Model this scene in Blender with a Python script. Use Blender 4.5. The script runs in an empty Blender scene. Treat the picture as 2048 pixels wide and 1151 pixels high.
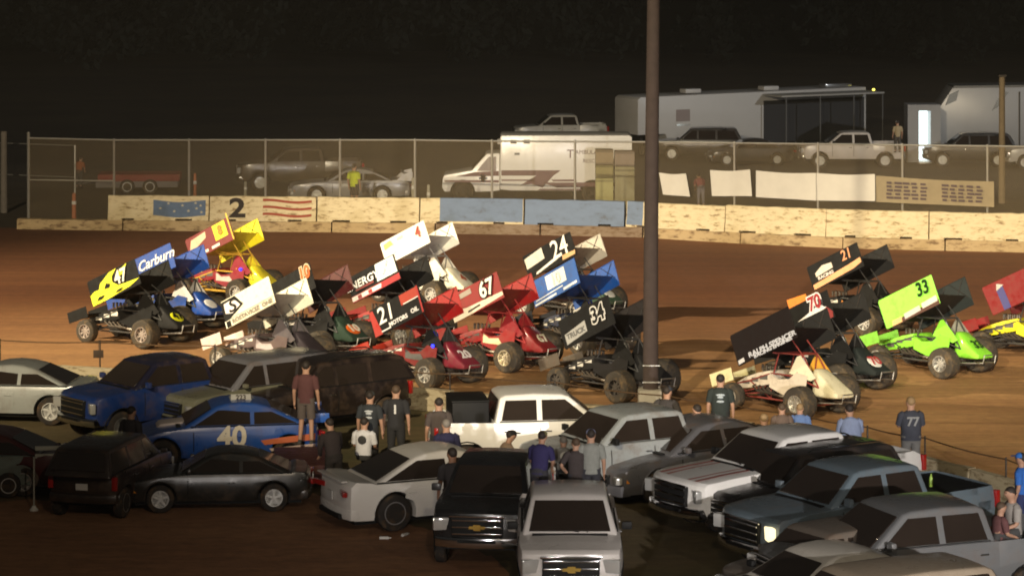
import bpy, bmesh, math, random
from mathutils import Vector, Matrix
R = math.radians
random.seed(7)
sc = bpy.context.scene
col = sc.collection
F, HC, YH = 6000.0, 12.5, -200.0          # focal length in photo pixels, eye height (m), horizon row

def gp(px, py, z=0.0):
    """ground (or height z) point seen at a photo pixel"""
    Y = F * (HC - z) / (py - YH)
    return Vector(((px - 1024) * Y / F, Y, z))

def lerp(a, b, t): return a + (b - a) * t
def interp(tab, x):
    if x <= tab[0][0]: return tab[0][1]
    for (a, b), (c, d) in zip(tab, tab[1:]):
        if x <= c: return lerp(b, d, (x - a) / (c - a))
    return tab[-1][1]

# ------------------------------------------------------------------ materials
_m = {}
def mat(name, rgb, rough=.5, metal=0., coat=0., dirt=0., bump=0., emit=0., noise=.0, nscale=6., dirtcol=(.13, .075, .04)):
    key = (name, tuple(rgb), rough, metal, coat, dirt, bump, emit, noise)
    if key in _m: return _m[key]
    m = bpy.data.materials.new(name); m.use_nodes = True
    nt = m.node_tree; N = nt.nodes; L = nt.links
    b = N['Principled BSDF']
    b.inputs['Roughness'].default_value = rough
    b.inputs['Metallic'].default_value = metal
    b.inputs['Coat Weight'].default_value = coat
    b.inputs['Coat Roughness'].default_value = .24 if name == 'car_paint' else .1
    if 'black' in name or 'tyre' in name: b.inputs['Specular IOR Level'].default_value = .18
    b.inputs['Base Color'].default_value = (*rgb, 1)
    if emit:
        b.inputs['Emission Color'].default_value = (*rgb, 1)
        b.inputs['Emission Strength'].default_value = emit
    if dirt or bump or noise:
        tc = N.new('ShaderNodeTexCoord')
        nz = N.new('ShaderNodeTexNoise'); nz.inputs['Scale'].default_value = nscale
        nz.inputs['Detail'].default_value = 6; nz.inputs['Roughness'].default_value = .65
        L.new(tc.outputs['Object'], nz.inputs['Vector'])
        src = None
        if noise:
            mx = N.new('ShaderNodeMix'); mx.data_type = 'RGBA'
            mx.inputs['A'].default_value = (*[c * (1 - noise) for c in rgb], 1)
            mx.inputs['B'].default_value = (*[min(1, c * (1 + noise)) for c in rgb], 1)
            L.new(nz.outputs['Fac'], mx.inputs['Factor']); src = mx.outputs['Result']
        if dirt:
            rp = N.new('ShaderNodeMapRange')
            rp.inputs['From Min'].default_value = .5; rp.inputs['From Max'].default_value = .78
            rp.inputs['To Max'].default_value = dirt
            L.new(nz.outputs['Fac'], rp.inputs['Value'])
            mx = N.new('ShaderNodeMix'); mx.data_type = 'RGBA'
            mx.inputs['A'].default_value = (*rgb, 1)
            if src: L.new(src, mx.inputs['A'])
            mx.inputs['B'].default_value = (*dirtcol, 1)
            L.new(rp.outputs['Result'], mx.inputs['Factor']); src = mx.outputs['Result']
            r2 = N.new('ShaderNodeMapRange')
            r2.inputs['From Min'].default_value = .35; r2.inputs['From Max'].default_value = .75
            r2.inputs['To Min'].default_value = rough; r2.inputs['To Max'].default_value = min(1, rough + .45)
            L.new(nz.outputs['Fac'], r2.inputs['Value']); L.new(r2.outputs['Result'], b.inputs['Roughness'])
        if src: L.new(src, b.inputs['Base Color'])
        if bump:
            bp = N.new('ShaderNodeBump'); bp.inputs['Strength'].default_value = bump
            bp.inputs['Distance'].default_value = .02
            L.new(nz.outputs['Fac'], bp.inputs['Height']); L.new(bp.outputs['Normal'], b.inputs['Normal'])
    _m[key] = m
    return m

def paint(rgb, dirt=.35): return mat('car_paint', rgb, .26, 0, .85, dirt, nscale=2.2)
def panel(rgb, dirt=.5):
    if max(rgb) < .08: return mat('race_panel_black', tuple(c * .6 for c in rgb), .6, 0, 0, min(dirt, .05), nscale=5.5)
    if rgb[1] < .2 and max(rgb) > 3 * min(rgb): rgb = tuple(c * .6 for c in rgb)
    return mat('race_panel', rgb, .36, 0, .3, dirt * .8, nscale=5.5)
def cloth(rgb): return mat('cloth', rgb, .9, noise=.25, nscale=14)
CHROME = mat('chrome', (.75, .75, .76), .12, 1.)
ALU = mat('aluminium', (.62, .62, .6), .35, 1., dirt=.4)
GLASS = mat('dark_glass', (.026, .019, .015), .07, 0, .8, noise=.35, nscale=1.2)
TYRE = mat('tyre_rubber', (.035, .031, .028), .8, dirt=.75, bump=.3, dirtcol=(.17, .105, .055))
RTYRE = mat('race_tyre', (.06, .052, .042), .85, dirt=.9, bump=.3, dirtcol=(.22, .15, .075))
BLACK = mat('black_plastic', (.012, .012, .012), .55)
PIPE = mat('burnt_pipe', (.16, .14, .12), .4, 1., dirt=.5)
DARK = mat('dark_metal', (.05, .045, .04), .45, .6, dirt=.4)
STEEL = mat('galvanised_steel', (.42, .41, .38), .45, .7, noise=.2)
LAMP = mat('lamp_glass', (.7, .7, .68), .08, .5, .6)
AMBER = mat('amber_lens', (.75, .28, .03), .15, 0, .7)
REDL = mat('red_lens', (.35, .012, .01), .15, 0, .8)
WHITE = mat('white_vinyl', (.78, .77, .72), .45)
BLACKV = mat('black_vinyl', (.012, .012, .012), .4)

# ------------------------------------------------------------------ mesh building
class MB:
    def __init__(s): s.bm = bmesh.new()
    def face(s, pts):
        return s.bm.faces.new([s.bm.verts.new(p) for p in pts])
    def box(s, c, d, rot=None):
        c = Vector(c); v = []
        for i in (-.5, .5):
            for j in (-.5, .5):
                for k in (-.5, .5):
                    p = Vector((i * d[0], j * d[1], k * d[2]))
                    if rot: p = rot @ p
                    v.append(s.bm.verts.new(c + p))
        for f in ((0, 1, 3, 2), (4, 6, 7, 5), (0, 4, 5, 1), (2, 3, 7, 6), (0, 2, 6, 4), (1, 5, 7, 3)):
            s.bm.faces.new([v[i] for i in f])
        return s
    def plate(s, pts, t):
        """polygon thickened by t along its normal"""
        pts = [Vector(p) for p in pts]
        n = Vector((0, 0, 0))
        for i in range(len(pts)): n += (pts[i] - pts[0]).cross(pts[(i + 1) % len(pts)] - pts[0])
        n.normalize()
        a = [s.bm.verts.new(p) for p in pts]; b = [s.bm.verts.new(p + n * t) for p in pts]
        s.bm.faces.new(a[::-1]); s.bm.faces.new(b)
        for i in range(len(a)):
            j = (i + 1) % len(a); s.bm.faces.new((a[i], a[j], b[j], b[i]))
        return s
    def prism(s, pts, hw):
        """(x,z) outline extruded across y; hw = half width or function(x,z)"""
        f = hw if callable(hw) else (lambda x, z: hw)
        a = [s.bm.verts.new((x, -f(x, z), z)) for x, z in pts]
        b = [s.bm.verts.new((x, f(x, z), z)) for x, z in pts]
        s.bm.faces.new(a); s.bm.faces.new(b[::-1]); out = []
        for i in range(len(a)):
            j = (i + 1) % len(a); out.append(s.bm.faces.new((a[i], b[i], b[j], a[j])))
        return out
    def loft(s, pts, rad, n=10, side=None, cap=True):
        """rings along pts; rad = list of r or (r_side, r_other)"""
        pts = [Vector(p) for p in pts]; rings = []
        prev = Vector(side) if side else None
        for i, p in enumerate(pts):
            d = (pts[min(i + 1, len(pts) - 1)] - pts[max(i - 1, 0)]).normalized()
            if prev is None:
                prev = Vector((0, 0, 1)) if abs(d.z) < .9 else Vector((1, 0, 0))
            u = prev - d * prev.dot(d)
            if u.length < 1e-5: u = d.orthogonal()
            u.normalize(); w = d.cross(u)
            if not side: prev = u
            r = rad[i] if isinstance(rad, (list, tuple)) else rad
            ra, rb = r if isinstance(r, tuple) else (r, r)
            rings.append([s.bm.verts.new(p + u * (ra * math.cos(2 * math.pi * k / n)) + w * (rb * math.sin(2 * math.pi * k / n))) for k in range(n)])
        for a, b in zip(rings, rings[1:]):
            for k in range(n):
                s.bm.faces.new((a[k], a[(k + 1) % n], b[(k + 1) % n], b[k]))
        if cap:
            s.bm.faces.new(rings[0][::-1]); s.bm.faces.new(rings[-1])
        return s
    def tube(s, pts, r, n=6): return s.loft(pts, r, n)
    def lathe(s, prof, c, n=20, axis='y'):
        """prof = [(offset along axis, radius)] closed off at the ends"""
        c = Vector(c); rings = []
        for o, r in prof:
            ring = []
            for k in range(n):
                a = 2 * math.pi * k / n
                ca, sa = r * math.cos(a), r * math.sin(a)
                p = Vector((ca, o, sa)) if axis == 'y' else (Vector((ca, sa, o)) if axis == 'z' else Vector((o, ca, sa)))
                ring.append(s.bm.verts.new(c + p))
            rings.append(ring)
        for a, b in zip(rings, rings[1:]):
            for k in range(n): s.bm.faces.new((a[k], a[(k + 1) % n], b[(k + 1) % n], b[k]))
        s.bm.faces.new(rings[0]); s.bm.faces.new(rings[-1][::-1])
        return s
    def ball(s, c, r, seg=10, rot=None):
        m = Matrix.Translation(c) @ (rot.to_4x4() if rot else Matrix()) @ Matrix.Diagonal((*(r if isinstance(r, tuple) else (r, r, r)), 1))
        bmesh.ops.create_uvsphere(s.bm, u_segments=seg, v_segments=max(6, seg * 2 // 3), radius=1, matrix=m)
        return s
    def slice(s, axis, vals):
        ax = {'x': Vector((1, 0, 0)), 'y': Vector((0, 1, 0)), 'z': Vector((0, 0, 1))}[axis]
        for v in vals:
            bmesh.ops.bisect_plane(s.bm, geom=s.bm.verts[:] + s.bm.edges[:] + s.bm.faces[:], dist=1e-4, plane_co=ax * v, plane_no=ax)
        return s
    def build(s, name, m, parent=None, bevel=0, seg=2, M4=None, sharp=38):
        bm = s.bm
        bmesh.ops.recalc_face_normals(bm, faces=bm.faces)
        if bevel:
            ed = [e for e in bm.edges if len(e.link_faces) == 2 and e.calc_face_angle(0) > R(32)]
            bmesh.ops.bevel(bm, geom=ed, offset=bevel, segments=seg, profile=.6, affect='EDGES', clamp_overlap=True)
        if M4 is not None: bm.transform(M4)
        for f in bm.faces: f.smooth = True
        for e in bm.edges:
            if len(e.link_faces) == 2 and e.calc_face_angle(0) > R(sharp): e.smooth = False
        me = bpy.data.meshes.new(name); bm.to_mesh(me); bm.free()
        if m: me.materials.append(m)
        o = bpy.data.objects.new(name, me); col.objects.link(o)
        if parent: o.parent = parent
        return o

def tag(o, label=None, cat=None, group=None, kind=None):
    if label: o['label'] = label
    if cat: o['category'] = cat
    if group: o['group'] = group
    if kind: o['kind'] = kind
    return o
def empty(name, loc=(0, 0, 0), rz=0., label=None, cat=None, group=None):
    o = bpy.data.objects.new(name, None); col.objects.link(o)
    o.empty_display_size = .3
    o.location = loc; o.rotation_euler = (0, 0, rz)
    return tag(o, label, cat, group)

def text(s, size, m, parent, M4, name='number', bold=.0, depth=.006, sx=1., shear=0.):
    cu = bpy.data.curves.new('t', 'FONT'); cu.body = s; cu.size = size
    cu.align_x = 'CENTER'; cu.align_y = 'CENTER'
    cu.extrude = depth / 2; cu.offset = bold; cu.resolution_u = 3; cu.shear = shear
    t = bpy.data.objects.new('t', cu); col.objects.link(t)
    dg = bpy.context.evaluated_depsgraph_get(); dg.update()
    me = bpy.data.meshes.new_from_object(t.evaluated_get(dg), depsgraph=dg)
    bpy.data.objects.remove(t); bpy.data.curves.remove(cu)
    me.transform(M4 @ Matrix.Diagonal((sx, 1, 1, 1)))
    me.name = name; me.materials.clear(); me.materials.append(m)
    o = bpy.data.objects.new(name, me); col.objects.link(o)
    if parent: o.parent = parent
    return o

def basis(o, u, v):
    u = Vector(u).normalized(); v = Vector(v).normalized(); n = u.cross(v)
    return Matrix(((u.x, v.x, n.x, o[0]), (u.y, v.y, n.y, o[1]), (u.z, v.z, n.z, o[2]), (0, 0, 0, 1)))
# ------------------------------------------------------------------ ground, track
def ground_mat(name, c1, c2, c3, scale, stretch, bump=.4, extra=None, rough=.95):
    m = bpy.data.materials.new(name); m.use_nodes = True
    N = m.node_tree.nodes; L = m.node_tree.links; b = N['Principled BSDF']
    b.inputs['Roughness'].default_value = rough
    g = N.new('ShaderNodeNewGeometry'); mp = N.new('ShaderNodeMapping')
    mp.inputs['Scale'].default_value = stretch
    L.new(g.outputs['Position'], mp.inputs['Vector'])
    n1 = N.new('ShaderNodeTexNoise'); n1.inputs['Scale'].default_value = scale; n1.inputs['Detail'].default_value = 7
    n1.inputs['Roughness'].default_value = .6
    L.new(mp.outputs['Vector'], n1.inputs['Vector'])
    cr = N.new('ShaderNodeValToRGB')
    cr.color_ramp.elements[0].position = .36; cr.color_ramp.elements[0].color = (*c1, 1)
    cr.color_ramp.elements[1].position = .66; cr.color_ramp.elements[1].color = (*c3, 1)
    e = cr.color_ramp.elements.new(.5); e.color = (*c2, 1)
    L.new(n1.outputs['Fac'], cr.inputs['Fac'])
    n2 = N.new('ShaderNodeTexNoise'); n2.inputs['Scale'].default_value = 3.1; n2.inputs['Detail'].default_value = 8
    n2.inputs['Roughness'].default_value = .75
    L.new(g.outputs['Position'], n2.inputs['Vector'])
    mx = N.new('ShaderNodeMix'); mx.data_type = 'RGBA'; mx.blend_type = 'MULTIPLY'; mx.inputs['Factor'].default_value = .7
    r2 = N.new('ShaderNodeMapRange'); r2.inputs['From Min'].default_value = .3; r2.inputs['From Max'].default_value = .7
    r2.inputs['To Min'].default_value = .65; r2.inputs['To Max'].default_value = 1.25
    L.new(n2.outputs['Fac'], r2.inputs['Value'])
    L.new(cr.outputs['Color'], mx.inputs['A']); L.new(r2.outputs['Result'], mx.inputs['B'])
    n3 = N.new('ShaderNodeTexNoise'); n3.inputs['Scale'].default_value = 1.; n3.inputs['Detail'].default_value = 6; n3.inputs['Roughness'].default_value = .7
    m3 = N.new('ShaderNodeMapping'); m3.inputs['Scale'].default_value = (.10, 4.2, 1) if stretch[0] < .2 else (.9, 3.2, 1)
    L.new(g.outputs['Position'], m3.inputs['Vector']); L.new(m3.outputs['Vector'], n3.inputs['Vector'])
    r3 = N.new('ShaderNodeMapRange'); r3.inputs['From Min'].default_value = .35; r3.inputs['From Max'].default_value = .65
    r3.inputs['To Min'].default_value = .80; r3.inputs['To Max'].default_value = 1.12
    L.new(n3.outputs['Fac'], r3.inputs['Value'])
    mx3 = N.new('ShaderNodeMix'); mx3.data_type = 'RGBA'; mx3.blend_type = 'MULTIPLY'; mx3.inputs['Factor'].default_value = 1
    L.new(mx.outputs['Result'], mx3.inputs['A']); L.new(r3.outputs['Result'], mx3.inputs['B'])
    out = mx3.outputs['Result']
    if extra: out = extra(N, L, g, mp, out)
    L.new(out, b.inputs['Base Color'])
    bp = N.new('ShaderNodeBump'); bp.inputs['Strength'].default_value = bump; bp.inputs['Distance'].default_value = .05
    L.new(n2.outputs['Fac'], bp.inputs['Height']); L.new(bp.outputs['Normal'], b.inputs['Normal'])
    return m

GROUND = ground_mat('infield_ground', (.085, .078, .025), (.13, .095, .035), (.17, .11, .05), .16, (1, 1, 1))
BACK = ground_mat('pit_ground', (.05, .035, .018), (.07, .048, .025), (.085, .06, .03), .1, (1, 1, 1))
# clay: damp dark band near the wall, dry slick groove lower down, streaks along the way of travel
def track_extra(N, L, g, mp, src):
    sp = N.new('ShaderNodeSeparateXYZ'); L.new(g.outputs['Position'], sp.inputs['Vector'])
    n = N.new('ShaderNodeTexNoise'); n.inputs['Scale'].default_value = .35; n.inputs['Detail'].default_value = 4
    L.new(mp.outputs['Vector'], n.inputs['Vector'])
    a = N.new('ShaderNodeMath'); a.operation = 'MULTIPLY_ADD'; a.inputs[1].default_value = 9.
    L.new(n.outputs['Fac'], a.inputs[0]); L.new(sp.outputs['Y'], a.inputs[2])
    r = N.new('ShaderNodeMapRange'); r.inputs['From Min'].default_value = 84; r.inputs['From Max'].default_value = 98
    L.new(a.outputs[0], r.inputs['Value'])
    mx = N.new('ShaderNodeMix'); mx.data_type = 'RGBA'; mx.blend_type = 'MIX'
    mx2 = N.new('ShaderNodeMix'); mx2.data_type = 'RGBA'; mx2.blend_type = 'MULTIPLY'; mx2.inputs['Factor'].default_value = 1
    mx2.inputs['B'].default_value = (.56, .38, .33, 1)
    L.new(src, mx2.inputs['A']); L.new(r.outputs['Result'], mx.inputs['Factor'])
    L.new(src, mx.inputs['A']); L.new(mx2.outputs['Result'], mx.inputs['B'])
    return mx.outputs['Result']
TRACK = ground_mat('clay_track', (.31, .158, .060), (.37, .195, .072), (.43, .240, .092), .7, (.05, .45, 1), .15, track_extra, .85)

def sheet(name, pts, m, kind='structure'):
    b = MB(); b.face(pts); o = b.build(name, m); tag(o, kind=kind); return o
sheet('ground', [(-500, -60, -.008), (500, -60, -.008), (500, 104, -.008), (-500, 104, -.008)], GROUND)

# barrier foot line and inner wall line, as (pixel x, pixel row of the foot)
FOOT = [(-700, 440), (-200, 452), (32, 458), (245, 461), (630, 464), (1080, 470), (1285, 475), (1480, 487), (1700, 497), (2100, 506), (2700, 545)]
def foot(px): return gp(px, interp(FOOT, px))
INNER = [(-700, 742), (-200, 766), (0, 768), (200, 776), (400, 788), (700, 806), (1100, 846), (1400, 878), (1540, 900), (1740, 940), (1850, 962), (2060, 1022), (2700, 1260)]
def inner(px): return gp(px, interp(INNER, px))
xs_o = [-700 + 100 * i for i in range(35)]
outer_pts = [foot(x) + Vector((0, .35, 0)) for x in xs_o]
inner_pts = [inner(x) for x in xs_o]
b = MB()
vo = [b.bm.verts.new((p.x, p.y, .0)) for p in outer_pts]; vi = [b.bm.verts.new((p.x, p.y, .0)) for p in inner_pts]
for i in range(len(vo) - 1): b.bm.faces.new((vi[i], vi[i + 1], vo[i + 1], vo[i]))
tag(b.build('track', TRACK), kind='structure')
b = MB()
rows = [[(p.x, p.y, -.004) for p in outer_pts]] + [[(p.x * k, y, z) for p in outer_pts] for y, z, k in ((124, -.004, 1.1), (170, -2.4, 1.6), (400, -2.6, 5), (900, 6, 10))]
rows = [[b.bm.verts.new(q) for q in r_] for r_ in rows]
for r0, r1 in zip(rows, rows[1:]):
    for i in range(len(r0) - 1): b.bm.faces.new((r0[i], r0[i + 1], r1[i + 1], r1[i]))
tag(b.build('pit_road', BACK), kind='structure')
# brown dirt lane in the near infield
DIRT = ground_mat('dirt_lane', (.27, .125, .055), (.33, .16, .07), (.38, .19, .085), .25, (.4, 1, 1), .4)
rim = [(-300, 1000), (60, 1000), (330, 985), (520, 975), (640, 990), (820, 1050), (930, 1075), (1010, 1120), (1080, 1300), (1100, 1600), (-400, 1600)]
pts = []
for (x0, y0), (x1, y1) in zip(rim, rim[1:] + rim[:1]):
    for k in range(6):
        p = gp(lerp(x0, x1, k / 6), lerp(y0, y1, k / 6)); p.x += random.uniform(-.15, .15); p.y += random.uniform(-.3, .3)
        pts.append((p.x, p.y, -.004))
sheet('path', pts, DIRT)

# ------------------------------------------------------------------ concrete barriers
def conc(name, base, chip, dark, dfac=.55, scale=(1.3, 1.3, 4), lo=(.41, .45)):
    m = bpy.data.materials.new(name); m.use_nodes = True
    N = m.node_tree.nodes; L = m.node_tree.links; bs = N['Principled BSDF']; bs.inputs['Roughness'].default_value = .85
    g = N.new('ShaderNodeNewGeometry'); mp = N.new('ShaderNodeMapping'); mp.inputs['Scale'].default_value = scale
    L.new(g.outputs['Position'], mp.inputs['Vector'])
    n = N.new('ShaderNodeTexNoise'); n.inputs['Scale'].default_value = 2.4; n.inputs['Detail'].default_value = 8; n.inputs['Roughness'].default_value = .7
    L.new(mp.outputs['Vector'], n.inputs['Vector'])
    cr = N.new('ShaderNodeValToRGB'); E = cr.color_ramp.elements
    E[0].position = 0; E[0].color = (*dark, 1); E[1].position = lo[0]; E[1].color = (*dark, 1)
    e = E.new(lo[1]); e.color = (*chip, 1)
    e = E.new(dfac); e.color = (*base, 1); e = E.new(1); e.color = (*[min(1, c * 1.15) for c in base], 1)
    L.new(n.outputs['Fac'], cr.inputs['Fac']); L.new(cr.outputs['Color'], bs.inputs['Base Color'])
    bp = N.new('ShaderNodeBump'); bp.inputs['Strength'].default_value = .35; bp.inputs['Distance'].default_value = .02
    L.new(n.outputs['Fac'], bp.inputs['Height']); L.new(bp.outputs['Normal'], bs.inputs['Normal'])
    return m
CREAM = conc('chipped_cream_paint', (.74, .63, .40), (.60, .48, .27), (.30, .21, .11), .50, (1.2, 1.2, 3.4), (.37, .41))
CREAML = conc('muddy_cream_paint', (.50, .37, .20), (.36, .25, .13), (.20, .13, .065), .5, (1.1, 1.1, 3), (.38, .43))
BLUEC = conc('blue_barrier_paint', (.19, .25, .36), (.17, .22, .31), (.14, .16, .20), .5, (.8, .8, 1.5), (.34, .40))
GREYC = conc('dirty_grey_concrete', (.26, .19, .13), (.22, .15, .09), (.15, .09, .05), .55)
WALLC = conc('worn_wall_concrete', (.42, .36, .24), (.36, .30, .19), (.22, .17, .10), .5)
FLAGB = mat('faded_blue_paint', (.13, .19, .30), .8, noise=.3)
FLAGR = mat('faded_red_paint', (.35, .07, .04), .8, noise=.3)
BLKP = mat('black_wall_paint', (.05, .04, .035), .8)
STARW = mat('star_white_paint', (.6, .55, .42), .8)

def block(x0, x1, z0, h, ht, hb, m, label, group, recess=0., notch=True, name='concrete_barrier', fn=foot, top2=None):
    p0, p1 = fn(x0), fn(x1)
    d = p1 - p0; Ln = d.length - .05; ang = math.atan2(d.y, d.x)
    mid = (p0 + p1) / 2
    o = empty(name, (mid.x - math.sin(ang) * (hb + recess), mid.y + math.cos(ang) * (hb + recess), z0), ang, label, 'barrier', group)
    a = Ln / 2
    hw = lambda x, z: interp([(0, hb), (h * .25, hb * .92), (h * .42, lerp(ht, hb, .35)), (h, ht)], z)
    cuts = []
    if notch:
        for c in (-.28, .28):
            c = c * Ln + random.uniform(-.1, .1); w = random.uniform(.18, .34); cuts.append((c - w, c + w))
    xs = sorted({-a, a, *[q for c in cuts for q in c], *[lerp(-a, a, k / 10) for k in range(1, 10)]})
    rag = {x: random.uniform(-.014, .014) for x in xs}
    zs = [0, .07, h * .25, h * .42, h]
    bb = MB(); V = {}
    for s in (-1, 1):
        for i, x in enumerate(xs):
            for j, z in enumerate(zs):
                V[s, i, j] = bb.bm.verts.new((x, s * hw(x, z), z + (rag[x] if j == 4 else 0)))
    cut = lambda i: any(c0 - 1e-4 <= xs[i] and xs[i + 1] <= c1 + 1e-4 for c0, c1 in cuts)
    nf = bb.bm.faces.new; n = len(xs)
    for i in range(n - 1):
        for s in (-1, 1):
            for j in range(4):
                if j == 0 and cut(i): continue
                nf((V[s, i, j], V[s, i + 1, j], V[s, i + 1, j + 1], V[s, i, j + 1]))
        nf((V[-1, i, 4], V[-1, i + 1, 4], V[1, i + 1, 4], V[1, i, 4]))
        jb = 1 if cut(i) else 0
        nf((V[-1, i, jb], V[-1, i + 1, jb], V[1, i + 1, jb], V[1, i, jb]))
    for i in range(n):
        l = i > 0 and not cut(i - 1); r = i < n - 1 and not cut(i)
        if i in (0, n - 1):
            for j in range(4): nf((V[-1, i, j], V[1, i, j], V[1, i, j + 1], V[-1, i, j + 1]))
        elif l != r: nf((V[-1, i, 0], V[1, i, 0], V[1, i, 1], V[-1, i, 1]))
    body = bb.build('barrier_body', m, o)
    return o, Ln, hw, h, ht, hb
# upper row (stands on the buried lower row)
UP = [(213, 417), (417, 632), (632, 838), (838, 1047), (1047, 1248), (1248, 1447), (1447, 1650), (1650, 1857), (1857, 2066), (2066, 2280), (2280, 2500)]
uplab = ['cream barrier with faded blue starred flag painted on it, leftmost of the upper row',
 'cream barrier with a black 2 and wavy red flag stripes painted on it',
 'plain chipped cream barrier right of the one with red flag stripes',
 'barrier painted cream at its left end and blue along the rest',
 'all blue barrier in front of the ambulance',
 'barrier painted blue at its left end and cream behind the tall pole',
 'chipped cream barrier first to the right of the tall pole barrier, under blank white banners',
 'chipped cream barrier under the right end of the white banners',
 'chipped cream barrier under the beige lettered banner at the right edge',
 'cream barrier in the upper row just outside the right edge', 'cream barrier farthest right of the upper row']
LOH, UPH = .38, .92
ups = []
for i, (x0, x1) in enumerate(UP):
    ups.append(block(x0, x1, LOH, UPH if i < 6 else UPH + .05, .11, .22, BLUEC if i == 4 else CREAM, uplab[i], 'upper row of barriers', recess=.10))
def up_paint(i, s0, s1, m, name):
    o, Ln, hw, h, ht, hb = ups[i]
    a = Ln / 2; x0, x1 = lerp(-a, a, s0), lerp(-a, a, s1)
    b = MB()
    for z0, z1 in ((.08, h * .25), (h * .25, h * .42), (h * .42, h)):
        e = .004
        b.face([(x0, -hw(0, z0) - e, z0), (x1, -hw(0, z0) - e, z0), (x1, -hw(0, z1) - e, z1), (x0, -hw(0, z1) - e, z1)])
    b.face([(x0, -hw(0, h) - .004, h + .016), (x1, -hw(0, h) - .004, h + .016), (x1, hw(0, h), h + .016), (x0, hw(0, h), h + .016)])
    b.face([(x0, -hw(0, h) - .004, h), (x1, -hw(0, h) - .004, h), (x1, -hw(0, h) - .004, h + .016), (x0, -hw(0, h) - .004, h + .016)])
    return b.build(name, m, o)
up_paint(3, .19, .995, BLUEC, 'blue_paint'); up_paint(5, .005, .17, BLUEC, 'blue_paint')
# painted marks on the face (the face leans back a little)
def on_face(i, pts_uv, m, name, dz=.006):
    o, Ln, hw, h, ht, hb = ups[i]; b = MB()
    b.face([(lerp(-Ln / 2, Ln / 2, u), -hw(0, v * h) - dz, v * h) for u, v in pts_uv]); return b.build(name, m, o)
def strip(i, u0, u1, v0, th, amp, m, name, ph=0, n=14):
    o, Ln, hw, h, ht, hb = ups[i]; b = MB()
    P = []
    for k in range(n + 1):
        u = lerp(u0, u1, k / n); v = v0 + amp * math.sin(ph + 5.2 * k / n)
        P.append((u, v))
    for (a, va), (c, vc) in zip(P, P[1:]):
      for q in range(8):
        s0, s1 = q / 8 * th, (q + 1) / 8 * th
        b.face([(lerp(-Ln / 2, Ln / 2, u), -hw(0, v * h) - .006, v * h) for u, v in ((a, va + s0), (c, vc + s0), (c, vc + s1), (a, va + s1))])
    return b.build(name, m, o)
for v in (.80, .52, .24): strip(1, .5, .96, v - .03, .10, .05, FLAGR, 'red_stripe', 1.1)
strip(0, .45, .97, .18, .62, .05, FLAGB, 'blue_wave', 2.2)
for u, v in ((.52, .5), (.6, .7), (.66, .38), (.74, .62), (.8, .4), (.87, .72), (.88, .5), (.93, .35), (.92, .62)):
    o, Ln, hw, h, ht, hb = ups[0]; pts = []
    for k in range(10):
        r = (.055 if k % 2 == 0 else .024); a = math.pi / 2 + k * math.pi / 5
        x = lerp(-Ln / 2, Ln / 2, u) + r * 1.3 * math.cos(a); z = v * h + r * math.sin(a); pts.append((x, -hw(0, z) - .012, z))
    b = MB(); b.face(pts); b.build('star', STARW, o)
o, Ln, hw, h, ht, hb = ups[1]
t2 = text('2', .98, BLKP, o, basis((-.24 * Ln, 0, .50 * h), (1, 0, 0), (0, 0, 1)), 'number', bold=.03, sx=1.3)
bm2 = bmesh.new(); bm2.from_mesh(t2.data)
bmesh.ops.bisect_plane(bm2, geom=bm2.verts[:] + bm2.edges[:] + bm2.faces[:], plane_co=(0, 0, h * .25), plane_no=(0, 0, 1)); bmesh.ops.bisect_plane(bm2, geom=bm2.verts[:] + bm2.edges[:] + bm2.faces[:], plane_co=(0, 0, h * .42), plane_no=(0, 0, 1))
bm2.to_mesh(t2.data); bm2.free()
for v in t2.data.vertices: v.co.y += -hw(0, v.co.z) - .010
LO = [(32, 245), (245, 455), (455, 663), (663, 870), (870, 1080), (1080, 1285), (1285, 1480), (1480, 1685), (1685, 1890), (1890, 2100), (2100, 2310)]
lolab = ['leftmost low muddy block, its end lying clear of the upper row', 'low muddy block under the starred flag barrier', 'low muddy block below the red flag stripes',
 'low muddy block under the plain cream barrier above the number 4 wing', 'grey muddy block under the left blue barrier', 'grey muddy block under the right blue barrier',
 'low muddy block at the foot of the tall pole', 'low chipped block right of the tall pole', 'low muddy block behind the black and orange race car wing', 'low muddy block at the right edge of the picture', 'low muddy block outside the right edge']
for i, (x0, x1) in enumerate(LO):
    block(x0, x1, 0, LOH - .004, .2, .26, GREYC if i in (4, 5) else CREAML, lolab[i], 'lower row of barriers', notch=False)

# ------------------------------------------------------------------ catch fence
def fence_mat(k, wire=.085):
    m = bpy.data.materials.new('chain_link_mesh'); m.use_nodes = True
    N = m.node_tree.nodes; L = m.node_tree.links; bs = N['Principled BSDF']; out = N['Material Output']
    bs.inputs['Base Color'].default_value = (.40, .31, .18, 1); bs.inputs['Roughness'].default_value = .6; bs.inputs['Metallic'].default_value = .2
    g = N.new('ShaderNodeTexCoord'); s = N.new('ShaderNodeSeparateXYZ'); L.new(g.outputs['Object'], s.inputs['Vector'])
    def mth(op, a, bb):
        q = N.new('ShaderNodeMath'); q.operation = op
        for i, v in enumerate((a, bb)):
            if v is None: continue
            if isinstance(v, float): q.inputs[i].default_value = v
            else: L.new(v, q.inputs[i])
        return q.outputs[0]
    msk = []
    for op in ('ADD', 'SUBTRACT'):
        u = mth(op, s.outputs['X'], s.outputs['Z']); u = mth('MULTIPLY', u, k); u = mth('FRACT', u, None)
        msk.append(mth('LESS_THAN', u, wire))
    f = mth('MAXIMUM', msk[0], msk[1])
    tr = N.new('ShaderNodeBsdfTransparent'); mx = N.new('ShaderNodeMixShader')
    L.new(f, mx.inputs[0]); L.new(tr.outputs[0], mx.inputs[1]); L.new(bs.outputs[0], mx.inputs[2]); L.new(mx.outputs[0], out.inputs['Surface'])
    return m
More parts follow.
